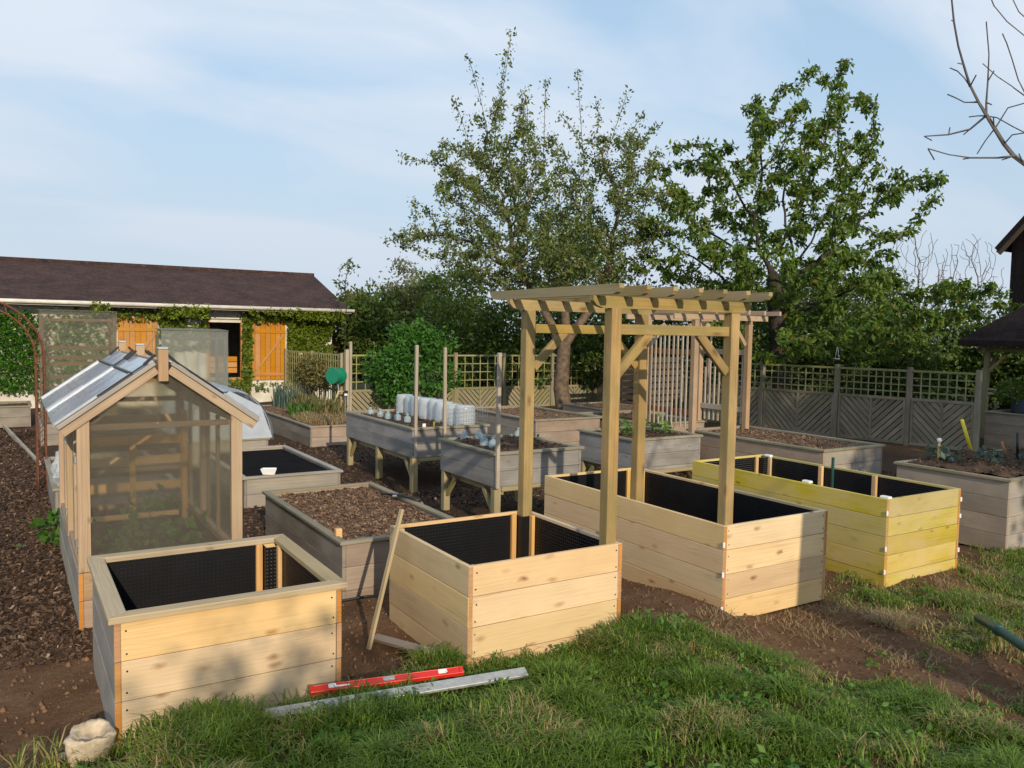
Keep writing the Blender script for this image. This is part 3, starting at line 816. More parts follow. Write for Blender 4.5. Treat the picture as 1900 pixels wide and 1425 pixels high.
# ------------------------------------------------------------------ pergola over the path between two new beds
def pergola_near():
    r = empty('pergola', (4.26, 5.1, 0), 'new treated timber pergola bridging the two new beds', 'pergola')
    for (x, y) in ((3.668, 4.562), (3.65, 5.645), (4.872, 4.572), (4.868, 5.645)):
        plank('post', (x, y, .04), (x, y, 2.432), .09, .09, M['treated'], r, (1, 0, 0), .005)
    def shaped(name, p0, p1, h, t, mat, cut=.09):
        # beam whose ends are cut away below
        p0 = Vector(p0); p1 = Vector(p1); d = p1 - p0; L = d.length
        prof = [(-L / 2, h / 2), (L / 2, h / 2), (L / 2, h * .08), (L / 2 - cut * .35, -h * .30), (L / 2 - cut, -h / 2), (-L / 2 + cut, -h / 2), (-L / 2 + cut * .35, -h * .30), (-L / 2, h * .08)]
        V = [(a, -t / 2, b) for a, b in prof] + [(a, t / 2, b) for a, b in prof]; n = len(prof)
        F = [tuple(range(n))[::-1], tuple(range(n, 2 * n))] + [(i, (i + 1) % n, n + (i + 1) % n, n + i) for i in range(n)]
        return put(name, pyd(name, V, F), mat, r, (p0 + p1) / 2, (0, 0, math.atan2(d.y, d.x)))
    for y in (4.545, 5.65):
        shaped('beam', (3.46, y, 2.474), (5.03, y, 2.474), .084, .045, M['treated'])
    for y in (4.567, 5.65):
        plank('cross_rail', (3.715, y, 2.284), (4.82, y, 2.284), .075, .045, M['treated'], r)
    for i in range(7):
        x = 3.50 + i * .243
        shaped('rafter', (x, 4.27, 2.556), (x, 5.98, 2.553), .07, .042, M['rafter'], .07)
    for y in (4.567, 5.65):
        for s, x in ((1, 3.71), (-1, 4.82)):
            plank('knee_brace', (x, y + .001, 1.96), (x + s * .31, y + .001, 2.262), .07, .04, M['treated'], r, (-s, 0, 1))
    for s, x in ((1, 3.66), (1, 4.85)):
        plank('knee_brace', (x, 4.61, 2.02), (x, 4.86, 2.42), .065, .04, M['treated'], r, (0, -1, 1)) if False else None
    return r
pergola_near()

def pergola_far():
    r = empty('pergola', (9.85, 9.95, 0), 'pale far pergola with upright lath sides over the rear path', 'pergola')
    P = [(9.24, 9.43), (10.45, 9.43), (9.2, 10.5), (10.42, 10.5)]
    for (x, y) in P:
        plank('post', (x, y, .0), (x, y, 2.50), .09, .09, M['ghwood'], r, (1, 0, 0), .004)
    for y in (9.40, 10.53):
        plank('beam', (8.75, y, 2.545), (10.85, y, 2.545), .085, .045, M['ghwood'], r)
    for i in range(6):
        x = 8.9 + i * .36
        plank('rafter', (x, 9.0, 2.626), (x, 10.9, 2.626), .07, .045, M['ghwood'], r)
    for y in (9.45, 10.48):
        for s, x in ((1, 9.27), (-1, 10.40)):
            plank('knee_brace', (x, y, 2.1), (x + s * .28, y, 2.44), .065, .04, M['ghwood'], r, (-s, 0, 1))
    for side, x in ((0, 9.22), (1, 10.44)):
        rail = M['redrail'] if side == 0 else M['lath']
        for z in (1.02, 1.98):
            plank('rail', (x, 9.48, z), (x, 10.45, z), .09, .03, rail, r)
        n = 9
        for i in range(n):
            y = 9.55 + i * .105
            hgt = 2.42 if side == 0 else [2.0, 1.6, 2.1, 1.75, 1.65, 1.9, 2.0, 2.3, 1.7][i]
            plank('lath', (x + (.026 if side else -.028), y, .78), (x + (.026 if side else -.028), y + random.uniform(-.01, .01), hgt), .032, .02, M['lath'], r, (0, 1, 0), .002)
    return r
pergola_far()

# ------------------------------------------------------------------ small gabled greenhouse
def quad_sheet(name, pts, th, mat, parent):
    """thin closed sheet through 3+ coplanar points"""
    pts = [Vector(p) for p in pts]; c = sum(pts, Vector()) / len(pts)
    nrm = (pts[1] - pts[0]).cross(pts[2] - pts[0]).normalized() * th / 2
    n = len(pts)
    V = [p - c - nrm for p in pts] + [p - c + nrm for p in pts]
    F = [tuple(range(n))[::-1], tuple(range(n, 2 * n))] + [(i, (i + 1) % n, n + (i + 1) % n, n + i) for i in range(n)]
    return put(name, pyd(name, V, F), mat, parent, c)

def greenhouse():
    XL, XR, YF, YB, XM = .455, 1.545, 6.68, 9.18, 1.0
    r = empty('greenhouse', (XM, 7.9, .42), 'small gabled larch greenhouse glazed with clear twin-wall sheet', 'greenhouse')
    ZE = 1.56; ZR = 2.0
    W = M['ghwood']
    for x in (XL, XR):
        for y in (YF, 7.9, YB):
            plank('post', (x, y, .425), (x, y, ZE + (.02 if x == XL else 0)), .085, .06, W, r, (1, 0, 0))
    sl = (ZR - 1.50) / (XM - .30)
    def zr(x): return ZR - abs(x - XM) * sl
    for y in (YF - .03, 7.9, YB + .03):
        for s in (-1, 1):
            xe = XM + s * .69
            t = .032
            plank('rafter', (XM + s * .052, y, zr(XM + .052) - .035), (xe, y, zr(xe) - .035), .085, t, W, r, (0, 0, 1))
        plank('ridge_post', (XM, y, 1.83), (XM, y, 2.07), .072, .055, W, r, (1, 0, 0))
        put('post_cap', box_mesh(.078, .062, .02, .006), M['alu'], r, (XM, y, 2.081))
    plank('ridge_beam', (XM, YF + .02, 1.95), (XM, YB - .02, 1.95), .08, .04, W, r)
    for x in (XL, XR):
        plank('wall_plate', (x, YF + .04, ZE - .03), (x, YB - .04, ZE - .03), .07, .045, W, r)
        plank('sill', (x, YF + .04, .45), (x, YB - .04, .45), .05, .07, W, r)
    plank('tie_rail', (XL + .045, YF + .045, 1.49), (XR - .045, YF + .045, 1.49), .045, .03, W, r)
    plank('tie_rail', (XL + .045, YB, 1.49), (XR - .045, YB, 1.49), .05, .04, W, r)
    plank('sill', (XL + .045, YF + .01, .45), (XR - .045, YF + .01, .45), .05, .05, W, r)
    # gable sheets
    for y in (YF + .015, YB + .01):
        g = [(XL + .04, y, .475), (XR - .04, y, .475), (XR - .04, y, zr(XR - .04) - .075), (XM, y, ZR - .09), (XL + .04, y, zr(XL + .04) - .075)]
        quad_sheet('gable_sheet', g, .008, M['poly'], r)
    # side sheets between the posts
    for x in (XL, XR):
        for (ya, yb) in ((YF + .05, 7.85), (7.95, YB - .05)):
            plank('side_sheet', (x, ya, 1.0), (x, yb, 1.0), 1.02, .008, M['polyside'], r)
            ym = (ya + yb) / 2
            plank('stud', (x - .012, ym, .48), (x - .012, ym, 1.49), .045, .03, W, r, (0, 1, 0))
        for y in (7.3, 8.5):
            put('hinge', box_mesh(.02, .05, .06, .004), M['alu'], r, (x + (-.045 if x == XL else .045), y - .52, .62))
            put('hinge', box_mesh(.02, .05, .06, .004), M['alu'], r, (x + (-.045 if x == XL else .045), y - .52, 1.25))
    # roof: two opening lights on each slope and a fixed ridge strip
    for s in (-1, 1):
        def rp(u, y, dz=.012):   # u = distance from the ridge
            x = XM + s * u; return (x, y, zr(x) + .012 + dz)
        for (ya, yb) in ((YF + .02, 7.86), (7.94, YB + .02)):
            quad_sheet('ridge_sheet', [rp(.06, ya), rp(.06, yb), rp(.21, yb), rp(.21, ya)], .012, M['polyroof'], r)
            lt = quad_sheet('roof_light', [rp(.22, ya, .02), rp(.22, yb, .02), rp(.73, yb, .02), rp(.73, ya, .02)], .010, M['polyroof'], r)
            for (u0, y0, u1, y1) in ((.22, ya, .73, ya), (.22, yb, .73, yb)):
                plank('light_frame', rp(u0, y0, .03), rp(u1, y1, .03), .02, .022, M['alu'], lt, (0, 1, 0))
            plank('light_frame', rp(.215, ya, .03), rp(.215, yb, .03), .02, .022, M['black'], lt, (0, 0, 1))
            plank('seal_strip', rp(.10, ya - .03, .035), rp(.45, ya - .03, .035), .012, .012, M['black'], lt, (0, 1, 0))
            for yy in (ya + .02, yb - .08):
                plank('bracket', rp(.045, yy, .05), rp(.125, yy, .03), .03, .02, M['black'], r, (0, 1, 0))
        plank('verge_board', (XM + s * .06, YF - .045, zr(XM + .06) + .012), (XM + s * .71, YF - .045, zr(XM + .71) + .012), .03, .05, M['greylight'], r, (0, 0, 1))
    # shelf slats inside
    for (z, x0, x1, ys) in ((.62, XL + .06, XR - .06, (8.9, 9.0)), (.86, XL + .06, XR - .06, (8.6, 8.75, 8.9, 9.05)), (1.18, XL + .06, XR - .30, (8.65, 8.8, 8.95))):
        for y in ys: plank('shelf_slat', (x0, y, z), (x1, y, z), .05, .07, M['ghwood'], r)
    for z in (.70, .95, 1.15):
        plank('shelf_front', (XL + .06, 8.5, z), (XR - .05, 8.5, z), .085, .022, M['batten'], r)
    for z in (.78, 1.04, 1.30):
        plank('shelf_front', (XL + .06, 8.95, z), (XR - .05, 8.95, z), .10, .022, M['ghwood'], r)
    plank('shelf_post', (XM + .0, 8.5, .42), (XM + .0, 8.5, 1.2), .05, .04, M['batten'], r, (1, 0, 0))
    plank('shelf_post', (XR - .13, 8.2, .42), (XR - .13, 8.2, 1.45), .05, .06, M['orange'] if False else M['batten'], r, (1, 0, 0))
    plank('shelf_front', (XL + .06, 7.5, .63), (XR - .3, 7.5, .63), .04, .03, M['batten'], r)
greenhouse()

def cabinet(name, label, x0, y0, w_, d_, z0, z1, sheet, wood_, slats):
    r = empty(name, (x0 + w_ / 2, y0 + d_ / 2, z0), label, 'greenhouse')
    for x in (x0 + .05, x0 + w_ - .05):
        for y in (y0 + .05, y0 + d_ - .05):
            plank('post', (x, y, z0), (x, y, z1 - .12), .055, .05, M[wood_], r, (1, 0, 0))
    for z in (z0 + .05, z1 - .17):
        for y in (y0 + .052, y0 + d_ - .052):
            plank('rail', (x0 + .08, y, z), (x0 + w_ - .08, y, z), .05, .035, M[wood_], r)
    plank('front_sheet', (x0, y0 + .014, (z0 + z1) / 2), (x0 + w_, y0 + .014, (z0 + z1) / 2), z1 - z0, .008, M[sheet], r)
    for x in (x0 + .012, x0 + w_ - .012):
        plank('side_sheet', (x, y0 + .03, (z0 + z1) / 2), (x, y0 + d_ - .03, (z0 + z1) / 2), z1 - z0 - .1, .008, M['polyside'], r)
    plank('roof_sheet', (x0 - .01, y0 + d_ / 2, z1 + .008), (x0 + w_ + .01, y0 + d_ / 2, z1 + .008), d_ + .04, .01, M[sheet], r, (0, 1, .03))
    for z in slats:
        plank('slat', (x0 + .08, y0 + d_ * .6, z), (x0 + w_ - .08, y0 + d_ * .6, z), .075, .022, M[wood_], r)
    return r
cabinet('grow_cabinet', 'tall clear-sheet cabinet with shelf slats beside the rusty arch', .49, 17.05, 1.28, .9, .42, 2.5, 'poly', 'ghwood', (.75, 1.05, 1.25, 1.5, 1.62, 1.8))
cabinet('grow_cabinet', 'pale ribbed clear-sheet cabinet in front of the cottage window', 2.54, 17.05, 1.26, .9, .42, 2.18, 'polyfrost', 'greylight', (1.0,))

# plastic tunnel over its bed
def tunnel():
    r = empty('tunnel_cover', (3.08, 15.0, .4), 'translucent bluish plastic tunnel arched over a low bed', 'tunnel')
    nA, nY = 22, 34
    V = []; F = []
    for layer in (0, .012):
        for j in range(nY + 1):
            y = 13.78 + j * (2.4 / nY)
            for i in range(nA + 1):
                t = math.pi * i / nA
                k = 1 - layer + .02 * math.sin(j * 1.7 + i * .6) * math.sin(i * .9)
                V.append((3.09 + math.cos(t) * .72 * k - 3.08, y + .03 * math.sin(i * 1.3) - 15.0, .36 + math.sin(t) * .86 * k - .4))
    n1 = (nA + 1) * (nY + 1)
    for L in (0, 1):
        for j in range(nY):
            for i in range(nA):
                a = L * n1 + j * (nA + 1) + i
                q = (a, a + 1, a + nA + 2, a + nA + 1)
                F.append(q if L == 0 else q[::-1])
    put('plastic_sheet', pyd('plastic_sheet', V, F, True), M['plastic'], r, (3.08, 15.0, .4))
    for j in range(4):
        y = 13.82 + j * .77
        tube('hoop', [(3.09 + math.cos(math.pi * i / 16) * .69, y, .37 + math.sin(math.pi * i / 16) * .83) for i in range(17)], .012, M['greyplastic'], r, 6)
    # loose folded end
    quad_sheet('end_flap', [(2.42, 13.76, .40), (3.78, 13.76, .40), (3.6, 13.77, .93), (3.09, 13.77, 1.2), (2.55, 13.77, .9)], .006, M['plastic'], r)
tunnel()

# rusty arch over the left path
def arch():
    r = empty('garden_arch', (-.35, 12.85, 0), 'rusty steel garden arch curving over the mulched path', 'arch')
    for y in (12.62, 13.05):
        for off in (0, -.10):
            pts = []
            R = .80 + off
            for z in np.linspace(0, 1.78, 8): pts.append((-.38 + R, y, z))
            for t in np.linspace(8, 172, 22): pts.append((-.38 + R * math.cos(rad(t)), y, 1.78 + (R) * math.sin(rad(t))))
            for z in np.linspace(1.78, 0, 8): pts.append((-.38 - R, y, z))
            tube('hoop', pts, .0125, M['rust'], r, 6)
        for k in range(9):
            z = .15 + k * .2
            for s in (1, -1):
                plank('rung', (-.38 + s * .70, y, z), (-.38 + s * .80, y, z + .1), .012, .012, M['rust'], r)
        for t in np.arange(15, 170, 14):
            c, s_ = math.cos(rad(t)), math.sin(rad(t)); c2, s2 = math.cos(rad(t + 7)), math.sin(rad(t + 7))
            plank('rung', (-.38 + .70 * c, y, 1.78 + .70 * s_), (-.38 + .80 * c2, y, 1.78 + .80 * s2), .012, .012, M['rust'], r)
    for t in np.arange(0, 181, 30):
        c, s_ = math.cos(rad(t)), math.sin(rad(t))
        plank('spacer', (-.38 + .8 * c, 12.62, 1.78 + .8 * s_), (-.38 + .8 * c, 13.05, 1.78 + .8 * s_), .012, .012, M['rust'], r)
    for z in (.3, .8, 1.3):
        for x in (.42, -1.18):
            plank('spacer', (x, 12.62, z), (x, 13.05, z), .012, .012, M['rust'], r)
arch()

# ------------------------------------------------------------------ fence
def lattice_panel(root, a, b, zl0, zl1, step, parity, mat_l, mat_b, chev0=0.0):
    """trellis above, chevron boards below, between ground points a and b"""
    a = Vector((a[0], a[1], 0)); b = Vector((b[0], b[1], 0)); d = (b - a); L = d.length; d.normalize()
    def pt(s, z): p = a + d * s; return (p.x, p.y, z)
    s0, s1 = .06, L - .06
    plank('rail', pt(s0, zl1), pt(s1, zl1), .045, .04, M[mat_l], root)
    plank('rail', pt(s0, zl0), pt(s1, zl0), .06, .05, M[mat_b], root)
    plank('rail', pt(s0, chev0 + .04), pt(s1, chev0 + .04), .06, .05, M[mat_b], root)
    nrm = Vector((-d.y, d.x, 0))
    n = max(2, int(round((s1 - s0) / step)))
    for i in range(1, n):
        s = s0 + (s1 - s0) * i / n
        p = Vector(pt(s, zl0 + .03)); q = Vector(pt(s, zl1 - .02))
        plank('lath', p, q, .026, .014, M[mat_l], root, tuple(d), .002)
    m = max(2, int(round((zl1 - zl0) / step)))
    for i in range(1, m):
        z = zl0 + (zl1 - zl0) * i / m
        off = nrm * .013
        plank('lath', Vector(pt(s0, z)) + off, Vector(pt(s1, z)) + off, .026, .014, M[mat_l], root, (0, 0, 1), .002)
    # end stiles and centre stile
    for s in (s0 + .02, L / 2, s1 - .02):
        plank('stile', Vector(pt(s, chev0 + .07)) - nrm * .004, Vector(pt(s, zl0 - .03)) - nrm * .004, .045, .05, M[mat_b], root, tuple(d))
    # chevron boards, sawn to fit each half; they fall towards the middle
    z0, z1 = chev0 + .07, zl0 - .03; bw = .105; gap_ = .024
    def clip(poly, fn):
        o_ = []
        for i in range(len(poly)):
            p, q = poly[i], poly[(i + 1) % len(poly)]; fp, fq = fn(p), fn(q)
            if fp >= 0: o_.append(p)
            if (fp >= 0) != (fq >= 0):
                t = fp / (fp - fq); o_.append((p[0] + (q[0] - p[0]) * t, p[1] + (q[1] - p[1]) * t))
        return o_
    for half in (0, 1):
        u0, u1 = (s0 + .045, L / 2 - .024) if half == 0 else (L / 2 + .024, s1 - .045)
        H = z1 - z0; Wd = u1 - u0; pitch = bw * math.sqrt(2)
        n_ = int((Wd + H) / pitch) + 1
        for k in range(n_):
            # strip: a <= u' + (z - z0) ... measured along the falling diagonal
            lo, hi = k * pitch, (k + 1) * pitch - gap_ * math.sqrt(2)
            poly = [(0, 0), (Wd, 0), (Wd, H), (0, H)]
            poly = clip(poly, lambda p: p[0] + p[1] - lo); poly = clip(poly, lambda p: hi - p[0] - p[1]) if poly else poly
            if len(poly) < 3: continue
            yo = random.uniform(-.003, .003)
            V = []
            for dy in (-.008 + yo, .008 + yo):
                for (pu, pz) in poly:
                    uu = u0 + pu if half == 0 else u1 - pu
                    V.append(Vector(pt(uu, z0 + pz)) + nrm * dy)
            m_ = len(poly); cc = sum(V, Vector()) / len(V)
            # the board's own X axis runs along its grain
            ax = (d * (1 if half == 0 else -1) + Vector((0, 0, -1))).normalized(); az = (d * (1 if half == 0 else -1) + Vector((0, 0, 1))).normalized(); ay = az.cross(ax)
            R = Matrix((ax, ay, az)).transposed()
            F = [tuple(range(m_))[::-1], tuple(range(m_, 2 * m_))] + [(i, (i + 1) % m_, m_ + (i + 1) % m_, m_ + i) for i in range(m_)]
            put('board', pyd('board', [R.inverted() @ (v - cc) for v in V], F), M[mat_b], root, cc, R.to_euler())

def fence_run(label, pts, zl0, zl1, step, mat_l, mat_b, posth):
    r = empty('fence', (pts[0][0], pts[0][1], 0), label, 'fence')
    for (x, y) in pts:
        plank('post', (x, y, -.1), (x, y, posth), .095, .095, M[mat_b], r, (1, 0, 0), .006)
    for i in range(len(pts) - 1):
        lattice_panel(r, pts[i], pts[i + 1], zl0, zl1, step, i, mat_l, mat_b)
    return r
fence_run('greenish trellis-topped fence behind the raised beds and cloches', [(7.54, 20.5), (9.17, 20.48), (10.8, 20.47), (12.43, 20.5), (14.15, 20.5), (15.83, 20.5)], .62, 1.56, .235, 'lattice', 'fence', 1.64)
fence_run('shaded grey trellis fence with chevron boards under the cherry', [(15.73, 20.4), (15.6, 18.55), (15.48, 16.85), (15.5, 15.3), (15.62, 13.6), (15.95, 11.75), (16.25, 10.2), (16.52, 8.9)], .98, 1.58, .17, 'lattice', 'fencegrey', 1.66)
def side_fence():
    r = empty('fence', (7.5, 22.6, 0), 'overgrown trellis between hose reel and cottage wall', 'fence')
    a, b = Vector((7.48, 20.6, 0)), Vector((7.25, 24.85, 0)); d = (b - a).normalized()
    for i in range(3):
        p = a + (b - a) * i / 2
        plank('post', (p.x, p.y, -.05), (p.x, p.y, 1.62), .09, .09, M['fence'], r, (1, 0, 0))
    for z in (.12, .62, .9, 1.2, 1.4, 1.56):
        plank('rail', a + Vector((.03, 0, z)), b + Vector((.03, 0, z)), .045, .03, M['lattice'], r)
    for i in range(26):
        p = a + (b - a) * (i + .5) / 26
        plank('lath', (p.x, p.y, .1), (p.x, p.y, 1.56), .03, .014, M['lattice'], r, tuple(d), .002)
side_fence()

# ------------------------------------------------------------------ cottage
def cottage():
    r = empty('cottage', (2, 27.5, 0), 'long low cottage with brown tiled roof and white brick wall', 'building')
    X0, X1, Y0, Y1, ZT = -9.0, 8.75, 25.0, 31.0, 2.78
    def wallbox(xa, xb, ya, yb, za, zb):
        put('wall', box_mesh(xb - xa, yb - ya, zb - za, 0), M['brick'], r, ((xa + xb) / 2, (ya + yb) / 2, (za + zb) / 2))
    wx0, wx1, wz0, wz1 = 4.95, 6.0, .74, 2.46
    wallbox(X0, wx0, Y0, Y0 + .25, -.2, ZT); wallbox(wx1, X1, Y0, Y0 + .25, -.2, ZT)
    wallbox(wx0, wx1, Y0, Y0 + .25, -.2, wz0); wallbox(wx0, wx1, Y0, Y0 + .25, wz1, ZT)
    wallbox(X1 - .25, X1, Y0 + .25, Y1, -.2, ZT); wallbox(X0, X1 - .25, Y1 - .25, Y1, -.2, ZT); wallbox(X0, X0 + .25, Y0 + .25, Y1 - .25, -.2, ZT)
    # gable triangle
    YM = (Y0 + Y1) / 2; ZRG = 4.06
    put('gable', pyd('gable', [(-.12, -3, 0), (-.12, 3, 0), (-.12, 0, 1.05), (.12, -3, 0), (.12, 3, 0), (.12, 0, 1.05)], [(2, 1, 0), (3, 4, 5), (0, 1, 4, 3), (1, 2, 5, 4), (2, 0, 3, 5)]), M['brick'], r, (X1 - .13, YM, ZT))
    # roof slopes
    ex = .55; ez = 2.84; XV0, XV1 = X0 - .3, 9.12
    L = XV1 - XV0
    for s, nm in ((-1, 'front'), (1, 'rear')):
        run = (YM - Y0) + ex; rise = ZRG - ez; ln = math.hypot(run, rise)
        me = box_mesh(L, ln, .09, 0)
        put('roof', me, M['roof'], r, ((XV0 + XV1) / 2, YM + s * run / 2, (ZRG + ez) / 2), (math.atan2(rise, run) * (1 if s < 0 else -1), 0, 0))
    plank('ridge', (XV0, YM, ZRG + .05), (XV1, YM, ZRG + .05), .12, .22, M['roof'], r)
    plank('fascia', (XV0, Y0 - ex - .03, ez - .04), (XV1 + .05, Y0 - ex - .03, ez - .04), .13, .06, M['gutter'], r)
    tube('gutter', [(XV0, Y0 - ex - .11, ez - .02), (XV1 + .12, Y0 - ex - .11, ez - .02)], .055, M['gutter'], r, 10)
    plank('soffit', (XV0, Y0 - ex / 2, ez - .1), (XV1, Y0 - ex / 2, ez - .1), ex - .06, .02, M['dark_wood'], r, (0, 1, 0))
    for x in np.arange(X0 + .5, X1, .8):
        plank('rafter_tail', (x, Y0 - ex + .06, ez - .14), (x, Y0, ez - .02), .07, .05, M['dark_wood'], r)
    # window
    w_ = put('window', box_mesh(.07, .10, wz1 - wz0, .004), M['shutter'], r, (wx1 - .04, Y0 + .02, (wz0 + wz1) / 2))
    put('frame', box_mesh(.07, .10, wz1 - wz0, .004), M['shutter'], w_, (wx0 + .04, Y0 + .02, (wz0 + wz1) / 2))
    put('frame', box_mesh(wx1 - wx0 - .15, .10, .07, .004), M['gutter'], w_, ((wx0 + wx1) / 2, Y0 + .02, wz1 - .04))
    put('sill', box_mesh(wx1 - wx0 + .1, .2, .06, .004), M['shutter'], w_, ((wx0 + wx1) / 2, Y0 - .05, wz0 - .03))
    put('lintel', box_mesh(wx1 - wx0 + .2, .06, .06, .004), M['gutter'], w_, ((wx0 + wx1) / 2, Y0 - .035, wz1 + .06))
    for z in (.95, 1.12, 1.29):
        plank('counter_board', (wx0 + .1, Y0 + .35, z), (wx1 - .1, Y0 + .35, z), .15, .03, M['shutter'], w_)
    # shutters: upright boards, two ledges and a diagonal
    for (xa, xb) in ((6.19, 7.26), (2.60, 3.63)):
        sh = put('shutter', box_mesh(xb - xa, .018, .10, .003), M['shutter'], r, ((xa + xb) / 2, Y0 - .065, 2.14))
        put('ledge', box_mesh(xb - xa, .018, .10, .003), M['shutter'], sh, ((xa + xb) / 2, Y0 - .065, .84))
        n = 7; bw = (xb - xa) / n
        for i in range(n):
            put('board', box_mesh(bw - .008, .03, 1.80, .005), M['shutter'], sh, (xa + bw * (i + .5), Y0 - .035, 1.565))
        plank('diagonal', (xa + .18, Y0 - .066, .95), (xb - .05, Y0 - .066, 2.06), .07, .018, M['shutter'], sh, (-1, 0, 1))
    return r
cottage()

# dark house and shelter beyond the right-hand end of the fence
def right_house():
    r = empty('house', (29, 13, 0), 'dark tile-hung house gable rising at the right edge', 'building')
    # gable wall facing the garden (-X side), ridge running along X
    o = Vector((27.0, 13.75, 0)); wd = 7.0; hE = 5.35; hR = 9.25
    V = [(0, 0, 0), (0, -wd, 0), (0, -wd, hE), (0, -wd / 2, hR), (0, 0, hE)]
    V += [(9, y, z) for (_, y, z) in V]
    F = [(0, 1, 2, 3, 4), (9, 8, 7, 6, 5), (0, 4, 9, 5), (1, 6, 7, 2), (2, 7, 8, 3), (3, 8, 9, 4), (0, 5, 6, 1)]
    put('wall', pyd('wall', V, F), M['roofdark'], r, o)
    for s in (1, -1):
        yc = o.y - wd / 2
        a = Vector((o.x - .35, yc, hR + .12)); run = wd / 2 + .3; rise = (hR - hE) / (wd / 2) * run
        e = Vector((o.x - .35, yc + s * run, hR + .12 - rise))
        c = (a + e) / 2 + Vector((4.9, 0, 0)); ln = (e - a).length
        put('roof', box_mesh(9.8, ln, .16, .01), M['roofdark'], r, c, (math.atan2(-rise, run) * s, 0, 0))
    plank('barge_board', (o.x - .3, o.y + .25, hE - .33), (o.x - .3, o.y - wd / 2, hR), .18, .05, M['dark_wood'], r)
    return r
right_house()

def shelter():
    r = empty('garden_shelter', (20.0, 9.0, 0), 'open timber shelter with black hipped roof beyond the fence', 'shelter')
    xs = (19.05, 22.2); ys = (7.2, 10.1)
    for x in xs:
        for y in ys:
            plank('post', (x, y, -.05), (x, y, 2.0), .1, .1, M['legwood'], r, (1, 0, 0))
            for (dx, dy) in ((1 if x == xs[0] else -1, 0), (0, 1 if y == ys[0] else -1)):
                plank('knee_brace', (x + dx * .05, y + dy * .05, 1.55), (x + dx * .4, y + dy * .4, 1.93), .06, .05, M['legwood'], r, (-dx, -dy, 1))
    for y in ys: plank('beam', (xs[0] - .2, y, 2.05), (xs[1] + .2, y, 2.05), .1, .08, M['lattice'], r)
    for x in xs: plank('beam', (x, ys[0] - .2, 2.052), (x, ys[1] + .2, 2.052), .096, .08, M['lattice'], r)
    a = .45; z = 2.12; t = .14
    q = [(xs[0] - a, ys[0] - a), (xs[1] + a, ys[0] - a), (xs[1] + a, ys[1] + a), (xs[0] - a, ys[1] + a)]
    V = [(x - 20, y - 9, z) for x, y in q] + [(x - 20, y - 9, z + t) for x, y in q] + [(19.95 - 20, 8.65 - 9, 3.7), (21.2 - 20, 8.65 - 9, 3.7)]
    F = [(3, 2, 1, 0), (0, 1, 5, 4), (1, 2, 6, 5), (2, 3, 7, 6), (3, 0, 4, 7), (4, 5, 9, 8), (5, 6, 9), (6, 7, 8, 9), (7, 4, 8)]
    put('roof', pyd('roof', V, F), M['roofdark'], r, (20, 9, 0))
    for z_ in (1.05, 1.15):
        plank('rail', (xs[0], ys[0], z_), (xs[0], ys[1], z_), .04, .03, M['lath'], r)
shelter()

def slat_shed():
    r = empty('slatted_bin', (14.35, 16.4, 0), 'grey slatted compost bin behind the far pergola', 'compost bin')
    x0, x1, y0, y1 = 13.75, 14.95, 15.7, 17.0
    for x in (x0, x1):
        for y in (y0, y1): plank('post', (x, y, -.03), (x, y, 1.72), .08, .08, M['fencegrey'], r, (1, 0, 0))
    for k in range(10):
        z = .12 + k * .165
        for (p, q) in (((x0, y0 - .05), (x1, y0 - .05)), ((x0 - .05, y0), (x0 - .05, y1)), ((x0, y1 + .05), (x1, y1 + .05)), ((x1 + .05, y0), (x1 + .05, y1))):
            plank('slat', (*p, z), (*q, z + .02), .125, .018, M['dark_wood'], r, (0, 0, 1))
slat_shed()

